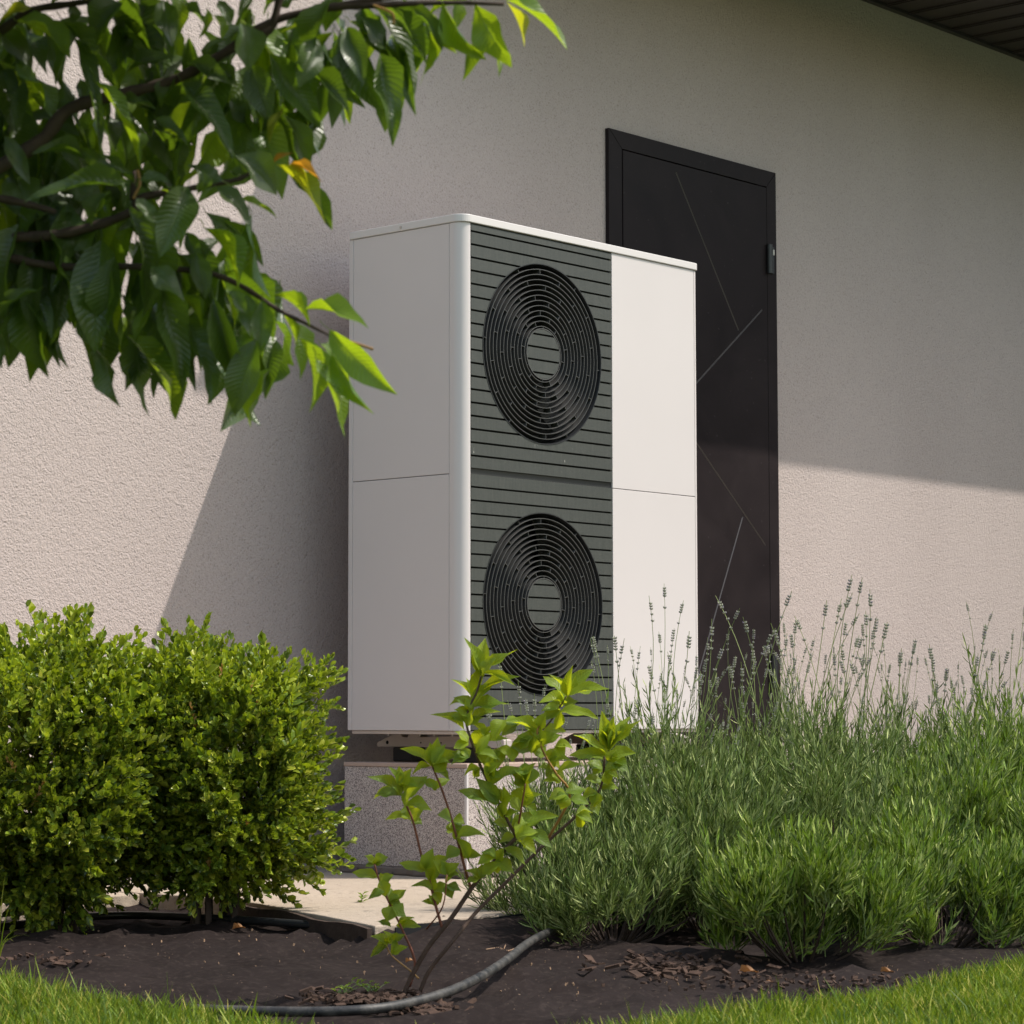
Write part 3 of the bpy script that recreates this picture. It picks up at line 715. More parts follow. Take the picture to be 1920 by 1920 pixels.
for row in HL.replace('\n', ';').split(';'):
    a = [float(v) for v in row.split()]
    bx, by, tx, ty, w, dz = a
    L = math.hypot(tx-bx, ty-by); tilt = (random.random()-.5)*.7*L/F*TD
    B = at(bx, by, TD+dz); Tp = at(tx, ty, TD+dz+tilt)
    nrm = (-cf*.75+cr*(random.random()-.35)*.8+Vector((0, 0, .35+random.random()*.5)))
    kk = YL.get((int(bx), int(by)), '')
    young = (bx > 775 and by < 60) or (bx > 505 and by > 545) or random.random() < .16  # leaves given the lighter, sunlight-imitating colour and turned to catch sun
    if young: nrm = -cf*.45+cr*(.35+random.random()*.5)+Vector((0, 0, .6+random.random()*.4))
    if young and random.random() < .35: nrm = -cf*.8-cr*.6+Vector((0, 0, .1))
    me = ltl[k % 5] if young and not kk else lty if kk.startswith('y') else lto if kk == 'o' else lt[k % len(lt)]
    put('leaf', me, tree, leaf_matrix(B, Tp, w/F*TD*1.02, nrm)); k += 1
# more leaves filling the crown in view
def rnd_tree_leaf(cx, cy, d):
    L = random.uniform(.055, .122)
    B = at(cx, cy, d); dr = Vector((0, 0, -1))*random.uniform(.7, 1.2)+cr*random.uniform(-.6, .6)+cf*random.uniform(-.5, .5)
    Tp = B+dr.normalized()*L*.92
    nrm = Vector((random.gauss(0, .5), random.gauss(0, .5), .4))-cf*.5+cr*random.uniform(-.3, .5)
    return leaf_matrix(B, Tp, L*random.uniform(.26, .38), nrm)
fill = []
zones = [(-20, 130, -20, 260, 34), (140, 330, -10, 60, 10), (330, 620, 50, 230, 24), (150, 330, 150, 300, 14), (200, 460, 90, 160, 6), (0, 330, 300, 470, 50), (0, 270, 430, 560, 50), (290, 450, 430, 600, 24), (390, 540, 500, 680, 18), (130, 350, 540, 640, 10), (430, 620, 0, 60, 10), (420, 640, 60, 130, 9), (60, 150, 200, 300, 5), (620, 780, -10, 70, 9), (240, 340, -60, 0, 3), (-60, 50, 200, 460, 16)]
for x0, x1, y0, y1, c in zones:
    for _ in range(c):
        put('leaf', (ltl[random.randrange(5)] if random.random() < .14 else lt[random.randrange(7)]), tree, rnd_tree_leaf(random.uniform(x0, x1), random.uniform(y0, y1), TD+random.uniform(.02, .22)))
# the rest of the crown, above and left of the view, as one mass
def merge_leaves(name, mats, me, m, parent, off):
    nv = len(me.vertices); co = np.empty(nv*3, np.float32); me.vertices.foreach_get('co', co); co = co.reshape(-1, 3)
    fs = np.array([list(p.vertices) for p in me.polygons if len(p.vertices) == 4], np.int32)
    A = np.array([[list(r) for r in q] for q in mats], np.float64)
    Vv = np.einsum('nij,vj->nvi', A[:, :3, :3], co)+A[:, None, :3, 3]
    Fa = (fs[None]+(np.arange(len(mats))*nv)[:, None, None]).reshape(-1, 4)
    mm = np_mesh(name, Vv.reshape(-1, 3)-np.array(off), Fa)
    if me.uv_layers:
        uv = np.empty(len(me.loops)*2, np.float32); me.uv_layers[0].data.foreach_get('uv', uv); uv = uv.reshape(-1, 2)
        ql = [l for p in me.polygons if len(p.vertices) == 4 for l in p.loop_indices]
        u = mm.uv_layers.new(name='UVMap'); u.data.foreach_set('uv', np.tile(uv[ql], (len(mats), 1)).ravel())
    mm.polygons.foreach_set('use_smooth', [True]*len(mm.polygons))
    return tag(link(name, mm, m, parent), kind='stuff')
mats = []
while len(mats) < 3600:
    cy = random.uniform(-1150, -190); lim = 760-.30*cy*0+(.25*-cy if cy > -500 else 125-(-cy-500)*.5)
    cx = random.uniform(-1500, lim); d = random.uniform(2.2, 3.1)
    if cx > 500 and cy > -260: continue
    mats.append(rnd_tree_leaf(cx, cy, d))
for _ in range(700):
    mats.append(rnd_tree_leaf(random.uniform(-1300, -190), random.uniform(-200, 560), random.uniform(2.3, 3.0)))
merge_leaves('crown', mats, leaf_mesh('crown_leaf_shape', m_cherry, 4, 1, .42, 1.3, .5, .8, .2, .2, 0, 0, 5, cols=1), m_cherry, tree, T0)

# ------------------------------------------------------------------ young shrub in front
random.seed(5)
SD = 4.5
shrub = thing('young_shrub', 'young broad-leaved shrub with red stems on the dark fabric before the heat pump', 'shrub', tuple(gp(768, 1872, -.432)))
S0 = Vector(shrub.location); SDD = (S0-CAM).dot(cf); relsh = lambda o: setattr(o, 'location', -S0) or o
sp = lambda l, dz=0: smooth_pts([at(x, y, SDD+(r[0] if r else 0)+dz) for x, y, *r in l], 4)
stems = [
 ([(757, 1872), (765, 1845), (800, 1780), (847, 1720), (893, 1653), (935, 1605), (968, 1570)], .0050, .0036, m_brownstem),
 ([(968, 1570), (941, 1518), (908, 1452), (890, 1407), (874, 1355), (880, 1325), (893, 1300), (902, 1268)], .0030, .0017, m_brownstem),
 ([(785, 1866), (805, 1820), (850, 1763), (893, 1710, .03), (943, 1660, .05), (1022, 1582, .08), (1080, 1530, .09), (1125, 1479, .1), (1134, 1416, .1)], .0042, .0022, m_brownstem),
 ([(830, 1742), (820, 1709), (805, 1651), (790, 1603), (775, 1542), (762, 1510), (751, 1485), (738, 1462)], .0028, .0016, m_redstem),
 ([(885, 1668), (878, 1650), (865, 1603), (847, 1536), (829, 1482), (818, 1455), (808, 1430)], .0028, .0016, m_redstem),
 ([(768, 1850), (778, 1803), (753, 1740), (733, 1700), (710, 1647), (702, 1620)], .0026, .0014, m_redstem),
 ([(785, 1835), (773, 1823), (750, 1805), (733, 1790), (724, 1772)], .0018, .0010, m_orangestem),
 ([(1022, 1582, .08), (1068, 1494, .05), (1044, 1452, .03), (1022, 1416, .02), (1007, 1376), (1015, 1355)], .0028, .0014, m_orangestem),
 ([(1007, 1376), (1030, 1355, .02), (1050, 1325, .02), (1062, 1305, .02)], .0018, .0011, m_brownstem),
 ([(968, 1570), (975, 1530, -.03), (980, 1500, -.04), (985, 1470, -.05)], .0020, .0012, m_redstem),
 ([(800, 1742), (830, 1700, -.05), (838, 1640, -.06)], .0016, .001, m_redstem),
]
for pts, r0, r1, m in stems:
    P = sp(pts); k = len(P); b = MB(); b.tube(P, [r0+(r1-r0)*i/(k-1) for i in range(k)], 7); relsh(b.build('stem', m, shrub, smooth=True))
lh = [leaf_mesh('shrub_leaf_shape', m_hyd, 7, 1, .42, 1.25, f, c, tw, wv, sd, .04, s+40) for s, (f, c, tw, wv, sd) in enumerate(
    [(.4, .6, .1, .12, .04), (.6, 1.0, -.25, .15, -.06), (.25, .3, .3, .2, .08), (.55, 1.2, .2, .1, 0), (.35, .8, -.4, .2, .06)])]
SL = """902 1266 870 1195 26;902 1266 910 1196 36;905 1262 972 1217 26;900 1266 884 1215 22;905 1262 930 1232 26;898 1302 977 1268 32;886 1310 845 1274 22;884 1326 955 1320 34;882 1330 850 1308 28;880 1332 872 1308 22
878 1350 842 1345 30;870 1368 806 1340 26;876 1362 885 1332 24;882 1355 940 1335 24;878 1392 852 1372 28;886 1400 955 1385 28;890 1402 925 1360 30;880 1360 908 1345 22
808 1436 750 1404 26;808 1434 806 1392 34;811 1434 836 1395 24;812 1438 868 1412 28;815 1448 842 1425 30;822 1478 845 1462 26;818 1482 785 1462 22
751 1484 688 1456 26;745 1470 728 1437 22;747 1470 748 1436 22;750 1474 772 1440 26;752 1492 700 1492 30;762 1498 802 1455 46;758 1512 810 1520 34;768 1532 765 1505 30;770 1538 722 1538 26;772 1540 795 1515 28
846 1536 820 1528 34;848 1540 872 1545 32;850 1552 862 1580 24;856 1572 912 1568 32;853 1560 835 1560 20;862 1592 835 1610 30;868 1612 905 1605 28
798 1634 748 1618 26;800 1630 812 1590 30;802 1636 843 1606 36;806 1648 830 1625 34;812 1668 770 1662 22;812 1672 850 1660 26;818 1700 790 1690 18
703 1620 682 1604 20;703 1620 728 1607 32;702 1620 705 1600 22;708 1645 660 1636 26;712 1650 722 1682 30;716 1655 738 1640 24;722 1672 690 1686 22;733 1694 762 1668 24;735 1700 762 1720 34;730 1690 752 1712 22
733 1738 706 1728 18;728 1768 695 1755 20;728 1768 718 1745 22;730 1770 745 1748 24;726 1775 694 1795 18;735 1790 765 1775 20;750 1740 790 1738 26;738 1768 760 1752 20
935 1508 858 1482 34;938 1502 898 1478 28;944 1532 962 1488 26;920 1472 985 1440 30;916 1455 938 1430 30;955 1548 925 1540 26;958 1550 1000 1545 32;960 1556 1048 1530 36;968 1570 935 1580 24;968 1572 1010 1560 28
978 1512 990 1468 48;980 1508 1018 1490 26;975 1520 950 1495 28;985 1560 1035 1590 34;965 1575 1005 1602 34;930 1612 965 1640 30;930 1608 895 1622 28;905 1640 940 1618 26;945 1590 985 1622 30;900 1648 872 1632 24
1062 1306 1018 1268 28;1064 1304 1074 1247 22;1066 1302 1112 1255 40;1066 1304 1143 1292 30;1058 1318 1010 1318 34;1056 1322 1085 1315 30;1052 1326 1030 1300 26;1048 1336 1122 1348 26;1050 1332 1015 1352 28
1008 1374 942 1352 30;1010 1372 980 1352 30;1014 1366 1025 1335 28;1018 1372 1062 1372 30;1012 1392 968 1380 30;1016 1400 1052 1378 34;1022 1418 998 1400 34;1028 1430 1070 1425 32;1036 1444 1010 1440 28;1044 1452 1092 1432 26;1050 1468 1018 1465 30;1060 1486 1100 1480 36;1062 1490 1028 1500 30;1068 1500 1105 1508 26;970 1360 940 1380 36;945 1350 925 1390 34;958 1400 1000 1412 30;930 1405 965 1430 28
1136 1416 1074 1378 30;1138 1408 1128 1332 32;1140 1402 1152 1342 28;1142 1402 1206 1348 34;1142 1408 1184 1342 26;1144 1420 1192 1412 36;1140 1428 1176 1434 28;1132 1424 1112 1400 26;1130 1440 1100 1430 28;1134 1446 1160 1462 26;1128 1468 1092 1462 28;1126 1478 1160 1478 30;1120 1486 1090 1500 26;1108 1500 1122 1530 26;1080 1528 1112 1545 26
880 1420 845 1435 24;892 1412 938 1425 24;900 1440 870 1455 22;1000 1440 968 1450 30;1040 1400 1075 1405 28;1000 1380 975 1410 28;838 1640 812 1612 26;838 1642 862 1618 26;836 1660 866 1672 24;985 1468 1005 1430 30;985 1470 955 1450 30"""
k = 0
for row in SL.replace('\n', ';').split(';'):
    bx, by, tx, ty, w = [float(v) for v in row.split()]
    tx, ty = bx+(tx-bx)*1.0, by+(ty-by)*1.0
    L = math.hypot(tx-bx, ty-by); dz = random.uniform(-.03, .03)+(.1 if bx > 1080 else .03 if bx > 1000 else 0)
    B = at(bx, by, SDD+dz); Tp = at(tx, ty, SDD+dz+(random.random()-.6)*.7*L/F*SDD)
    nrm = Vector((0, 0, .9))-cf*.75+cr*random.uniform(-.3, .6)
    put('leaf', lh[k % 5], shrub, leaf_matrix(B, Tp, w/F*SDD*1.05, nrm)); k += 1
    for _q in range(random.choice((0, 1, 1, 2))):
        a_ = random.choice((-1, 1))*random.uniform(.5, 1.3); q_ = Matrix.Rotation(a_, 3, cf) @ (Tp-B); q_ = q_*random.uniform(.6, .95)+cf*random.uniform(-.02, .02)
        put('leaf', lh[(k+2) % 5], shrub, leaf_matrix(B, B+q_, w/F*SDD*random.uniform(.8, 1.05), nrm+cr*random.uniform(-.5, .5)))

# ------------------------------------------------------------------ boxwood shrubs
def box_sprig(seed, m=None, n=8, L=.086, ll=.0225):
    rd = random.Random(seed); V = []; Fc = []
    bend = Vector((rd.uniform(-.25, .25), rd.uniform(-.2, .2), 0))
    P = [Vector((bend.x*t*t*L*2, bend.y*t*t*L*2, t*L)) for t in [i/4 for i in range(5)]]
    mb = MB(); mb.tube(P, [.0012, .0011, .0009, .0007, .0004], 3, False)
    V += mb.v; Fc += mb.f
    for i in range(n):
        t = .18+.82*i/(n-1); p = Vector((bend.x*t*t*L*2, bend.y*t*t*L*2, t*L))
        for s_ in (0, 1):
            a = i*1.57+s_*math.pi+rd.uniform(-.4, .4); up = .55+.9*t+rd.uniform(-.2, .2)
            d = Vector((math.cos(a)*math.cos(up), math.sin(a)*math.cos(up), math.sin(up)))
            l = ll*rd.uniform(.75, 1.15)*(1 if t < .9 else .8); w = l*rd.uniform(.27, .34)
            side = d.cross(Vector((0, 0, 1))).normalized(); nn = side.cross(d).normalized()
            b0 = len(V)
            V += [tuple(p), tuple(p+d*l*.35+side*w*.9+nn*w*.35), tuple(p+d*l*.38-nn*w*.05), tuple(p+d*l*.35-side*w*.9+nn*w*.35),
                  tuple(p+d*l*.75+side*w*.85+nn*w*.25), tuple(p+d*l*.78-nn*w*.15), tuple(p+d*l*.75-side*w*.85+nn*w*.25), tuple(p+d*l-nn*w*.35)]
            Fc += [(b0, b0+2, b0+1, b0+1), (b0, b0+3, b0+2, b0+2), (b0+1, b0+2, b0+5, b0+4), (b0+2, b0+3, b0+6, b0+5), (b0+4, b0+5, b0+7, b0+7), (b0+5, b0+6, b0+7, b0+7)]
    Fc = [tuple(dict.fromkeys(f)) for f in Fc]
    me = bpy.data.meshes.new('sprig_shape'); me.from_pydata(V, [], Fc); me.update()
    if m: me.materials.append(m)
    return me
bx_sp = [box_sprig(i, m_box) for i in range(8)]; bx_sunlit = [box_sprig(i+20, m_boxy) for i in range(5)]; bx_dry = box_sprig(77, m_boxo, 5, .055, .015)
def tri_of(me):
    me.calc_loop_triangles(); t = np.empty(len(me.loop_triangles)*3, np.int32); me.loop_triangles.foreach_get('vertices', t)
    co = np.empty(len(me.vertices)*3, np.float32); me.vertices.foreach_get('co', co); return co.reshape(-1, 3), t.reshape(-1, 3)
def merge_tris(name, mats, shapes, m, parent, off, smooth=False):
    Vs = []; Fs = []; b0 = 0; T = [tri_of(s) for s in shapes]
    grp = [[] for _ in shapes]
    for i, q in enumerate(mats): grp[i % len(shapes)].append([list(r) for r in q])
    for (co, t), g_ in zip(T, grp):
        if not g_: continue
        A = np.array(g_); v = np.einsum('nij,vj->nvi', A[:, :3, :3], co)+A[:, None, :3, 3]
        Fs.append((t[None]+(np.arange(len(g_))*len(co))[:, None, None]+b0).reshape(-1, 3)); Vs.append(v.reshape(-1, 3)); b0 += v.shape[0]*v.shape[1]
    me = np_mesh(name, np.concatenate(Vs)-np.array(off), np.concatenate(Fs))
    return tag(link(name, me, m, parent), kind='stuff')
def frame(p, d, roll, sc):
    q = d.to_track_quat('Z', 'Y').to_matrix() @ Matrix.Rotation(roll, 3, 'Z')
    m = q.to_4x4() @ Matrix.Scale(sc, 4); m.translation = p; return m
def boxwood(label, c, rx, ry, zt, zb, seed, n, lump, dry):
    rd = random.Random(seed)
    root = thing('boxwood_shrub', label, 'shrub', (c[0], c[1], -.44), 'clipped boxwood shrubs beside the wall'); R0 = Vector(root.location)
    for i in range(9):
        a = rd.uniform(0, 6.28); r = rd.uniform(.2, .8)
        top_ = Vector((c[0]+math.cos(a)*rx*r, c[1]+math.sin(a)*ry*r, rd.uniform(zt-.3, zt-.05)))
        p0 = Vector((c[0]+math.cos(a)*.05, c[1]+math.sin(a)*.05, -.45))
        b = MB(); b.tube(bez(p0, p0.lerp(top_, .4)+Vector((0, 0, .1)), top_, 7), [.009-.0009*k for k in range(8)], 5); o = b.build('stem', m_bark, root); o.location = -R0
    zc, rz = (zt+zb)/2, (zt-zb)/2; mats = []
    while len(mats) < n:
        th = rd.uniform(0, 2*math.pi); v = rd.uniform(-1, 1)
        d = Vector((math.cos(th)*math.sqrt(1-v*v), math.sin(th)*math.sqrt(1-v*v), v))
        e = 3.6; s_ = (abs(d.x)**e+abs(d.y)**e+abs(d.z)**e)**(-1/e)
        P = Vector((d.x*s_, d.y*s_, d.z*s_)); low = max(0, -P.z)
        nz = noise.noise(Vector((P.x*1.9+lump, P.y*1.9, P.z*1.9)))*.34+noise.noise(Vector((P.x*4.5, P.y*4.5+lump, P.z*4.5)))*.18
        dep = rd.random()**1.6*.42; k = (1+nz-dep)*(1-.22*low)
        if nz < -.07 and dep < .08 and rd.random() < .5: continue
        p = Vector((c[0]+P.x*rx*k, c[1]+P.y*ry*k, zc+P.z*rz*k))
        g_ = (Vector((P.x/rx, P.y/ry, P.z/rz*1.2))).normalized()
        dd = (g_*.9+Vector((0, 0, .55))+Vector((rd.gauss(0, .38), rd.gauss(0, .38), rd.gauss(0, .3)))).normalized()
        sunny = rd.random() < (.62 if P.z > .55 else .30 if P.z > .1 else .10) and dep < .2  # lighter sprigs, more of them higher up, imitate sun on the foliage
        mats.append((p, dd, rd.uniform(0, 6.28), rd.uniform(.62, 1.15)*(1.25 if rd.random() < .06 and dep < .1 else 1), dep, sunny))
    mats.sort(key=lambda q: (q[0]-CAM).dot(cf)+q[4]*.5)
    for i, (p, dd, ro, sc, dep, sunny) in enumerate(mats[:290]):
        put('sprig', bx_sunlit[i % 5] if sunny else bx_sp[i % 8], root, frame(p, dd, ro, sc))
    for i in range(dry):
        p, dd, ro, sc, dep, sunny = mats[rd.randrange(20, 260)]; put('dry_sprig', bx_dry, root, frame(p+dd*.02-cf*.01, (dd+Vector((0, 0, .8))).normalized(), ro, sc))
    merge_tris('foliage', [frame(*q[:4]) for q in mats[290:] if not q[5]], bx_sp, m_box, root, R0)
    merge_tris('sunlit_foliage', [frame(*q[:4]) for q in mats[290:] if q[5]], bx_sunlit, m_boxy, root, R0)
    return root
cA = at(400, 1500, 5.95); cB = at(100, 1500, 5.80); cC = at(-420, 1480, 5.8)
boxwood('clipped boxwood shrub nearest the heat pump with a few dry orange sprigs', (cA.x, cA.y), .185, .21, .155, -.36, 3, 2800, 1.3, 6)
boxwood('clipped boxwood shrub at the left edge of the view', (cB.x, cB.y), .285, .22, .175, -.38, 9, 3500, 8.1, 4)
# stray shoots sticking out
random.seed(13)

# ------------------------------------------------------------------ lavender
def lav_stalk(seed):
    rd = random.Random(seed); H = 1.0; mb = MB()
    bend = rd.uniform(-.10, .10); b2 = rd.uniform(-.05, .05)
    P = [Vector((bend*t*t, b2*t*t, t*.9)) for t in [i/5 for i in range(6)]]
    return P
def stalk_mesh(seed):
    rd = random.Random(seed); mb = MB(); L = .34
    bx_, by_ = rd.uniform(-.05, .05), rd.uniform(-.05, .05)
    f = lambda t: Vector((bx_*t*t, by_*t*t, t*L))
    mb.tube([f(i/5) for i in range(6)], [.0013, .0012, .0011, .001, .0009, .0008], 4, False); nst = len(mb.f)
    ts = [.76]+([.82] if rd.random() < .4 else [])+[.87+.024*i for i in range(rd.choice((3, 4, 5)))]
    for t in ts:
        p = f(t); r = rd.uniform(.0034, .0046)*(1 if t > .86 else .8)
        for j in range(6):
            a = j*1.047+rd.random(); q = p+Vector((math.cos(a)*r, math.sin(a)*r, .004)); s_ = rd.uniform(.0021, .0028)
            dn = Vector((math.cos(a)*.5, math.sin(a)*.5, .85)).normalized(); sx = dn.orthogonal().normalized(); sy = dn.cross(sx)
            mb.add([q-dn*s_*1.7, q+sx*s_, q+sy*s_, q-sx*s_, q-sy*s_, q+dn*s_*1.9], [(0, 2, 1), (0, 3, 2), (0, 4, 3), (0, 1, 4), (5, 1, 2), (5, 2, 3), (5, 3, 4), (5, 4, 1)])
    me = mb.mesh('stalk_shape'); me.materials.append(m_lstalk); me.materials.append(m_lbud)
    me.polygons.foreach_set('material_index', [0]*nst+[1]*(len(me.polygons)-nst)); return me
stalks = [stalk_mesh(i) for i in range(7)]
def lavender(label, c, H, spread, nst, nfl, fresh, seed, fl_h=.34, lean=(0, 0)):
    rd = np.random.default_rng(seed); pr = random.Random(seed)
    root = thing('lavender_plant', label, 'plant', (c[0], c[1], -.435), 'lavender plants along the bed'); R0 = Vector(root.location)
    nst = int(nst*1.45); nt_ = max(12, nst//15); per = nst//nt_; nst = nt_*per
    taz = rd.uniform(0, 2*np.pi, nt_); tr = np.sqrt(rd.random(nt_)); th_ = H*(.04+.58*rd.random(nt_))*(1-.62*tr**2)
    N = np.stack([c[0]+np.cos(taz)*tr*spread*.80, c[1]+np.sin(taz)*tr*spread*.80, -.43+th_], 1)
    tl_ = H*rd.uniform(.30, .52, nt_)*(1-.25*tr); tdir = np.stack([np.cos(taz)*tr*.75+lean[0]*2+rd.normal(0, .26, nt_), np.sin(taz)*tr*.75+lean[1]*2+rd.normal(0, .26, nt_), np.ones(nt_)], 1)
    woody = MB()
    for i in range(nt_):
        p0 = Vector((c[0]+math.cos(taz[i])*tr[i]*.04, c[1]+math.sin(taz[i])*tr[i]*.04, -.44)); p2 = Vector(N[i]); mid = Vector((p2.x, p2.y, p0.z)).lerp(p0, .45)+Vector((0, 0, .35*(p2.z-p0.z)))
        woody.tube([v-R0 for v in bez(p0, mid, p2, 4)], [.0035, .003, .0025, .002, .0015], 4, False)
    tag(woody.build('woody_stems', m_bark, root), kind='stuff')
    rep = np.repeat(np.arange(nt_), per); sp_ = rd.normal(0, .34, (nst, 3)); sp_[:, 2] = np.abs(sp_[:, 2])*.3
    d0 = tdir[rep]+sp_*1.5; d0 /= np.linalg.norm(d0, axis=1)[:, None]; L_ = (tl_[rep]*rd.uniform(.55, 1.1, nst))[:, None]
    B = N[rep]+rd.normal(0, .012, (nst, 3)); upv = np.array([0, 0, 1.0]); d1 = d0*.45+upv*.6+sp_*.2; d1 /= np.linalg.norm(d1, axis=1)[:, None]
    Mi = B+d0*L_*.5; E = Mi+d1*L_*.5; ez = E[:, 2]
    q = lambda t: B*(1-t)**2+Mi*2*t*(1-t)+E*t*t
    dq = lambda t: 2*(1-t)*(Mi-B)+2*t*(E-Mi)
    V = []; Fc = []; n0 = 0
    # woody / green stem strips
    K = 6
    for s_ in range(K):
        t0, t1 = s_/K, (s_+1)/K; a, b_ = q(t0), q(t1); w = .0012
        sd = np.cross(dq(t0), np.array([cf.x, cf.y, 0])); sd /= np.linalg.norm(sd, axis=1)[:, None]+1e-9
        V += [a-sd*w, a+sd*w, b_+sd*w*.8, b_-sd*w*.8]
        i = np.arange(nst); Fc.append(np.stack([n0+i, n0+nst+i, n0+2*nst+i, n0+3*nst+i], 1)); n0 += 4*nst
    st = link('stems', np_mesh('stems', np.concatenate(V)-np.array(R0), np.concatenate(Fc)), m_lstalk, root); tag(st, kind='stuff')
    V = []; Fc = []; n0 = 0; NL = 20 if fresh else 18
    for j in range(NL):
        t = .10+.90*(j/(NL-1))**.9; tt = np.clip(t+rd.normal(0, .012, nst), 0, 1)[:, None]
        p = B*(1-tt)**2+Mi*2*tt*(1-tt)+E*tt*tt; T = 2*(1-tt)*(Mi-B)+2*tt*(E-Mi); T /= np.linalg.norm(T, axis=1)[:, None]
        rv = rd.normal(0, 1, (nst, 3)); sd = np.cross(T, rv); sd /= np.linalg.norm(sd, axis=1)[:, None]
        op = rd.uniform(.25, 1.15, nst)[:, None]*(1.2-.6*t); d = T+sd*op; d /= np.linalg.norm(d, axis=1)[:, None]
        d2 = d+T*.25+np.array([0, 0, .1]); d2 /= np.linalg.norm(d2, axis=1)[:, None]
        l = (rd.uniform(.024, .050, nst)*(1.05-.35*t))[:, None]; w = (rd.uniform(.0011, .0021, nst)*(1.2 if fresh else 1))[:, None]
        nn = np.cross(d, rd.normal(0, 1, (nst, 3))); nn /= np.linalg.norm(nn, axis=1)[:, None]
        m1 = p+d*l*.5
        V += [p-nn*w*.5, p+nn*w*.5, m1+nn*w, m1-nn*w, m1+d2*l*.5+nn*w*.15, m1+d2*l*.5-nn*w*.15]; i = np.arange(nst)
        Fc += [np.stack([n0+i, n0+nst+i, n0+2*nst+i, n0+3*nst+i], 1), np.stack([n0+3*nst+i, n0+2*nst+i, n0+4*nst+i, n0+5*nst+i], 1)]; n0 += 6*nst
    tag(link('foliage', np_mesh('foliage', np.concatenate(V)-np.array(R0), np.concatenate(Fc)), m_lavf if fresh else m_lav, root), kind='stuff')
    idx = sorted(range(nst), key=lambda i: -ez[i])[:max(nfl*3, 1)]; pr.shuffle(idx)
    for n_, i in enumerate(idx[:nfl]):
        base = Vector(q(.82)[i]); d = Vector(dq(1.0)[i]).normalized(); d = (d+Vector((pr.gauss(0, .17)+cr.x*.14, pr.gauss(0, .17)+cr.y*.14, .75))).normalized()
        put('flower_stalk', stalks[pr.randrange(7)], root, frame(base, d, pr.uniform(0, 6.28), fl_h/.34*pr.uniform(.42, 1.12)))
    return root
def lpos(px, d): p = at(px, 1353, d); return (p.x, p.y)
LAV = [
 ('tall flowering lavender in front of the white right hand panel of the heat pump', 1235, 6.10, .62, .20, 430, 36, 0, .27),
 ('thin lavender with pale buds in front of the lower fan', 1075, 5.95, .46, .20, 260, 24, 0, .24),
 ('tall flowering lavender in front of the brown door', 1395, 6.35, .64, .22, 420, 36, 0, .27),
 ('tall flowering lavender just right of the door against the sunlit wall', 1560, 6.55, .66, .25, 420, 46, 0, .31),
 ('flowering lavender between the two tallest right hand clumps', 1690, 6.9, .66, .24, 300, 42, 0, .30),
 ('bright green lavender with few buds at the right edge', 1850, 7.0, .62, .28, 520, 26, 1, .20),
 ('lavender at the far right mostly beyond the view', 2010, 6.9, .56, .27, 330, 6, 1, .20),
 ('low dark lavender left of the low front clump beside the grey pipe', 1150, 5.55, .33, .27, 420, 0, 0, .2),
 ('leafy lavender in the middle row before the door', 1330, 5.75, .48, .26, 520, 16, 0, .16),
 ('leafy lavender in the middle row with bright green tips', 1560, 5.85, .52, .27, 520, 16, 0, .16),
 ('leafy lavender in the middle row under the right hand wall', 1790, 6.1, .54, .27, 520, 14, 1, .16),
 ('low bright green lavender closest to the lawn edge', 1500, 5.12, .35, .25, 520, 0, 1, .2),
 ('low green lavender right of the front clump by the lawn', 1760, 5.42, .38, .26, 400, 0, 1, .2),
 ('low green lavender at the lower right edge of the bed', 1960, 5.75, .38, .27, 360, 0, 1, .2),
]
for i, (lab, px, d, H, spd, nst, nfl, fr, fh) in enumerate(LAV):
    lavender(lab, lpos(px, d), H, spd, nst, nfl, fr, 100+i, fh, (.05, -.03))

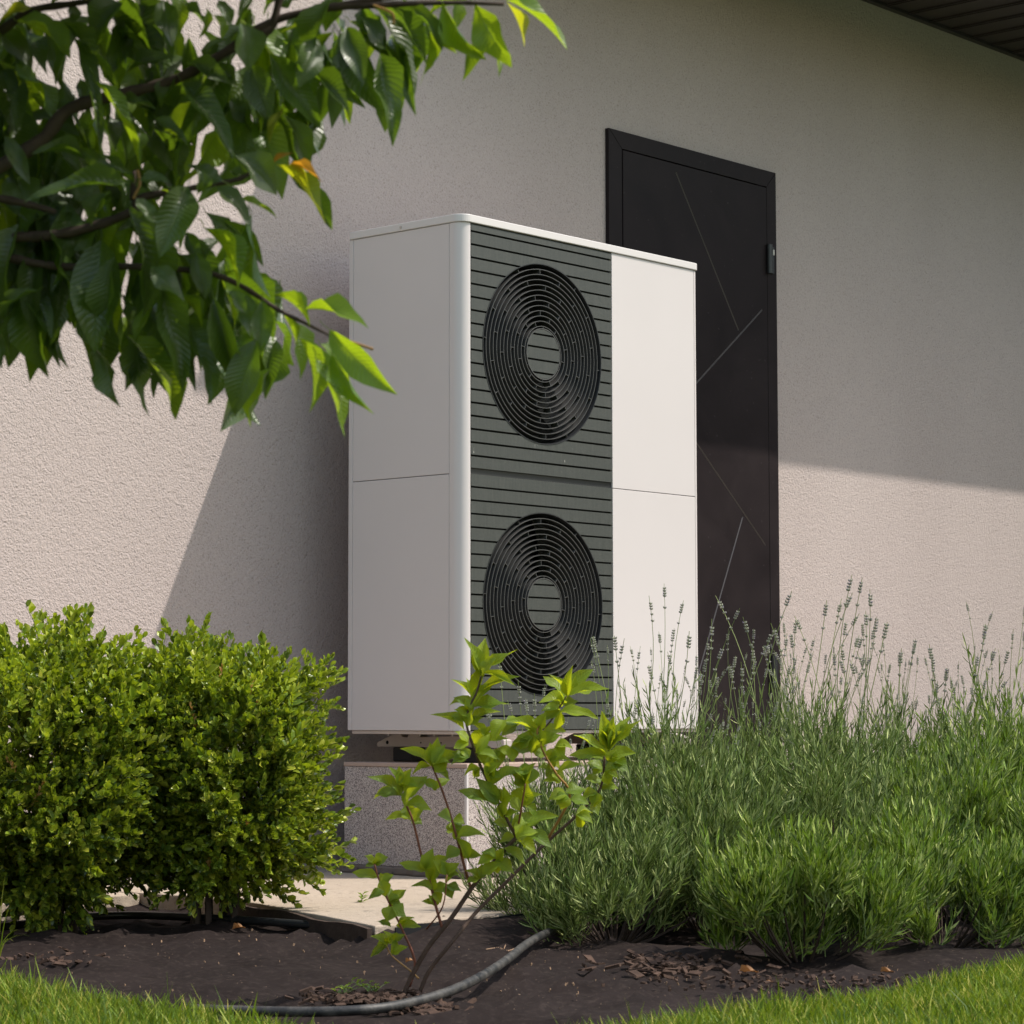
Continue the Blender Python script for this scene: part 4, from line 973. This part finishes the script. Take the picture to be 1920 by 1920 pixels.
# ------------------------------------------------------------------ lawn grass
def grass():
    rd = np.random.default_rng(4); pts = []
    E_ = np.array(edge2)
    # scatter along the lawn edge, denser near it
    cum = np.concatenate([[0], np.cumsum(np.hypot(*(E_[1:]-E_[:-1]).T))]); nb = 90000
    lo, hi = np.searchsorted(cum, [0, cum[-1]]);
    # parameter range of the edge in and near the view
    i0 = min(range(len(edge2)), key=lambda i: (Vector((edge2[i][0], edge2[i][1], ZL))-gp(-700, 1710, ZL)).length)
    i1 = min(range(len(edge2)), key=lambda i: (Vector((edge2[i][0], edge2[i][1], ZL))-gp(2500, 1712, ZL)).length)
    s_ = rd.uniform(cum[i0], cum[i1], nb); X_ = np.interp(s_, cum, E_[:, 0]); Y_ = np.interp(s_, cum, E_[:, 1])
    o = rd.random(nb)**1.3*1.0-.015; X_ = X_+back.x*o; Y_ = Y_+back.y*o
    nf = 46000; sf = rd.uniform(0, cum[-1], nf); of = .9+rd.random(nf)*5; X_ = np.concatenate([X_, np.interp(sf, cum, E_[:, 0])+back.x*of]); Y_ = np.concatenate([Y_, np.interp(sf, cum, E_[:, 1])+back.y*of])
    s2 = rd.uniform(cum[i1], cum[-1], 16000); o2 = rd.random(16000)*1.0; X_ = np.concatenate([X_, np.interp(s2, cum, E_[:, 0])+back.x*o2]); Y_ = np.concatenate([Y_, np.interp(s2, cum, E_[:, 1])+back.y*o2]); n0 = nb; nb += nf+16000
    n1 = np.array([noise.noise(Vector((x*3, y*3, 0))) for x, y in zip(X_[::1], Y_[::1])])
    h = rd.uniform(.020, .046, nb)*(1+.55*n1)*np.where(rd.random(nb) < .03, 1.5, 1)
    a = rd.uniform(0, 2*np.pi, nb); w = rd.uniform(.0011, .0021, nb)*np.where(np.arange(nb) < n0, 1, 2.6); ln = rd.uniform(.1, .75, nb)*h; la = rd.uniform(0, 2*np.pi, nb)
    P = np.stack([X_, Y_, np.full(nb, ZL-.002)], 1); sx = np.stack([np.cos(a), np.sin(a), 0*a], 1)*w[:, None]; L = np.stack([np.cos(la), np.sin(la), 0*la], 1)*ln[:, None]
    up = np.stack([0*h, 0*h, h], 1)
    V = [P-sx, P+sx, P+L*.3+up*.55+sx*.85, P+L*.3+up*.55-sx*.85, P+L+up+sx*.1, P+L+up-sx*.1]; i = np.arange(nb)
    Fc = [np.stack([i, nb+i, 2*nb+i, 3*nb+i], 1), np.stack([3*nb+i, 2*nb+i, 4*nb+i, 5*nb+i], 1)]
    o = link('grass', np_mesh('grass', np.concatenate(V), np.concatenate(Fc)), m_grass)
    tag(o, 'short bright green lawn grass along the near edge of the bed', 'grass', kind='stuff')
grass()

# ------------------------------------------------------------------ pipes, edging, litter
P = [gp(x, y, z) for x, y, z in [(350, 1892, -.418), (480, 1896, -.418), (600, 1897, -.416), (700, 1892, -.413), (770, 1880, -.410), (840, 1860, -.404), (900, 1832, -.398), (950, 1800, -.394), (985, 1772, -.394), (1020, 1752, -.396), (1060, 1737, -.402), (1098, 1728, -.41)]]
b = MB(); b.tube(smooth_pts(P, 6), .0086, 12)
tag(b.build('irrigation_pipe', m_pipe, smooth=True), 'weathered grey and black irrigation pipe curving past the foot of the young shrub', 'pipe')
P = [gp(x, y, -.412) for x, y in [(-200, 1752), (0, 1738), (120, 1722), (250, 1716), (400, 1722), (480, 1727), (590, 1735), (660, 1742)]]
b = MB(); b.tube(smooth_pts(P, 6), .0095, 10)
tag(b.build('drip_line', m_dark, smooth=True), 'thin black drip line behind the boxwood shrubs by the paving', 'pipe')
P = [gp(x, y, -.405) for x, y in [(1120, 1735), (1180, 1724), (1240, 1722), (1300, 1728)]]
b = MB(); b.tube(smooth_pts(P, 6), .010, 10)
tag(b.build('buried_pipe', m_cap, smooth=True), 'short pinkish grey pipe half hidden under the lavender', 'pipe')
# black plastic edging along the pad, dark brown strip over its left face
def strip(pts, z0, z1, th, name, m, lab, cat):
    b = MB(); P = smooth_pts([Vector((x, y, 0)) for x, y in pts], 5); k = len(P); vs = []
    for i, p in enumerate(P):
        t = (P[min(i+1, k-1)]-P[max(0, i-1)]).normalized(); nn = Vector((-t.y, t.x, 0)); zz = .004*math.sin(i*1.3)
        vs += [(p.x, p.y, z0), (p.x, p.y, z1+zz), (p.x+nn.x*th, p.y+nn.y*th, z1+zz), (p.x+nn.x*th, p.y+nn.y*th, z0)]
    fs = [(4*i+a, 4*i+(a+1) % 4, 4*i+4+(a+1) % 4, 4*i+4+a) for i in range(k-1) for a in range(4)]+[(0, 1, 2, 3), (4*k-1, 4*k-2, 4*k-3, 4*k-4)]
    b.add(vs, fs); return tag(b.build(name, m), lab, cat)
strip([(-1.235, -.935), (-.9, -.925), (-.3, -.925), (.6, -.90), (1.6, -.87), (2.8, -.84)], -.46, -.393, -.004, 'plastic_edging', m_dark, 'wavy black plastic edging along the front of the paving', 'edging')
strip([(-1.278, -.91), (-1.12, -.53), (-.962, -.135)], -.46, -.394, .012, 'dark_edge_strip', m_bark, 'dark brown strip covering the left side face of the paving', 'edging')

random.seed(8)
dl = leaf_mesh('dry_leaf_shape', m_dry, 6, 1, .45, 1.0, .5, .8, .5, .5, .1, 0, 9)
for px, py, ln, wd, a, lab in ((447, 1744, .036, .014, .2, 'small dry orange leaf on the fabric under the boxwood'), (1402, 1828, .044, .013, .5, 'curled yellow brown leaf under the front lavender'), (1662, 1828, .034, .012, .1, 'dry pinkish orange leaf by the lawn edge under the lavender'), (1442, 1846, .014, .009, .3, 'tiny orange leaf scrap at the lawn edge'), (1160, 1918, .016, .009, 1, 'pale leaf scrap on the open fabric near the lawn'), (768, 1806, .020, .012, .5, 'curled pinkish dry leaf behind the shrub stem')):
    p = gp(px, py, -.425); d = (cr*math.cos(a)+_r*0+Vector((-cf.x, -cf.y, 0))*math.sin(a)*.6).normalized()
    m = leaf_matrix(p-d*ln*.5, p+d*ln*.5+Vector((0, 0, .006)), wd, Vector((0, 0, 1)))
    o = bpy.data.objects.new('dry_leaf', dl); COL.objects.link(o); o.matrix_world = m; tag(o, lab, 'leaf', 'dry leaves lying on the bed')
b = MB(); P = [gp(x, y, z) for x, y, z in [(911, 1780, -.422), (935, 1777, -.42), (948, 1783, -.42), (962, 1780, -.418), (982, 1770, -.413)]]; b.tube(smooth_pts(P, 3), .0014, 5)
b.tube([gp(945, 1779, -.42), gp(948, 1772, -.415)], .001, 4)
tag(b.build('dry_twig', m_twig), 'thin pale forked twig lying left of the grey pipe', 'twig')
def litter(name, n, cx, cy, sx, sy, m, lab, smin=.004, smax=.014, z=-.424):
    b = MB()
    for _ in range(n):
        p = gp(cx+random.gauss(0, sx), cy+random.gauss(0, sy), z); L = random.uniform(smin, smax); w = L*random.uniform(.25, .6); a = random.uniform(0, 3.14); t = random.uniform(-.5, .5)
        ux = Vector((math.cos(a), math.sin(a), t)).normalized()*L; uy = Vector((-math.sin(a), math.cos(a), random.uniform(-.4, .4))).normalized()*w; uz = ux.cross(uy).normalized()*random.uniform(.001, .003)
        vs = [p+sx_*ux*random.uniform(.7, 1.1)+sy_*uy*random.uniform(.6, 1.2)+sz_*uz+Vector((0, 0, .004)) for sz_ in (-1, 1) for sx_, sy_ in ((-1, -1), (1, -1), (1, 1), (-1, 1))]
        b.add(vs, [(3, 2, 1, 0), (4, 5, 6, 7), (0, 1, 5, 4), (1, 2, 6, 5), (2, 3, 7, 6), (3, 0, 4, 7)])
    return tag(b.build(name, m), lab, 'litter', kind='stuff')
litter('bark_litter', 200, 670, 1872, 55, 6, m_chip, 'scattered brown bark chips around the foot of the young shrub')
litter('bark_litter', 120, 790, 1893, 40, 6, m_chip, 'brown bark chips along the near side of the pipe')
litter('bark_litter', 150, 1270, 1812, 70, 12, m_chip, 'brown bark chips and old leaves in front of the lavender', .005, .018)
litter('bark_litter', 40, 90, 1798, 50, 7, m_chip, 'dry straw coloured litter under the left boxwood')
litter('crumb', 220, 900, 1800, 600, 50, m_twig, 'fine pale crumbs scattered over the dark fabric', .0008, .0022, -.428)
litter('crumb', 160, 1500, 1845, 160, 10, m_chip, 'brown crumbs at the lawn edge below the lavender', .002, .008, -.424)

# little weeds
def weed(name, px, py, z, n, h, m, lab, spread=.03, nl=5, ll=.016):
    root = thing(name, lab, 'plant', tuple(gp(px, py, z)), 'small weeds in the bed'); p0 = Vector(root.location)
    stem = MB(); mats = []
    for i in range(n):
        tip = p0+Vector((random.gauss(0, spread), random.gauss(0, spread), h*random.uniform(.6, 1))); P = bez(p0+Vector((random.gauss(0, spread*.3), random.gauss(0, spread*.3), 0)), p0.lerp(tip, .5)+Vector((0, 0, h*.2)), tip, 4)
        stem.tube(P, .0008, 3, False)
        for j in range(nl):
            q = P[1].lerp(P[-1], j/(nl-1)); a = j*2.2+random.random(); d = Vector((math.cos(a), math.sin(a), random.uniform(.1, .8))).normalized()*ll*random.uniform(.7, 1.2)
            mats.append(leaf_matrix(q, q+d, ll*.42, Vector((0, 0, 1))))
    o = stem.build('stem', m_lstalk, root); o.location = -p0
    for q in mats: put('leaf', weedleaf, root, q)
weedleaf = leaf_mesh('weed_leaf_shape', m_weed, 4, 1, .42, 1.1, .4, .6, .1, .1, 0, 0, 2, cols=1)
weed('weed', 677, 1722, -.43, 2, .085, m_weed, 'slender pale weed left of the shrub at the paving corner', .012, 9, .018)
weed('weed', 728, 1728, -.43, 4, .035, m_weed, 'small leafy weed at the corner of the paving', .015, 4)
weed('weed', 640, 1872, -.425, 5, .022, m_weed, 'low weed seedling left of the shrub foot', .02, 3)
weed('weed', 702, 1868, -.425, 6, .030, m_weed, 'low weed seedlings nearest the shrub foot', .02, 3)
weed('weed', 812, 1716, -.43, 4, .030, m_weed, 'small weed tuft behind the shrub stems at the paving edge', .02, 4)
# tall grass tuft at the left
b = MB()
gt = thing('grass_tuft', 'tuft of long thin grass blades at the left edge under the boxwood', 'grass', tuple(gp(-8, 1800, -.43))); g0 = Vector(gt.location)
for tx, ty in ((10, 1640), (20, 1700), (38, 1745), (2, 1690), (55, 1755), (-20, 1650), (25, 1765)):
    tp = at(tx, ty, (g0-CAM).dot(cf)-.02); P = bez(g0+Vector((random.gauss(0, .01), random.gauss(0, .01), 0)), g0.lerp(tp, .5)+Vector((0, 0, .04)), tp, 6); vs = []
    for i, p in enumerate(P): w = .0016*(1-i/6.5); vs += [p-cr*w, p+cr*w]
    b = MB(); b.add([Vector(v)-g0 for v in vs], [(2*i, 2*i+1, 2*i+3, 2*i+2) for i in range(6)]); b.build('blade', m_grass, gt)
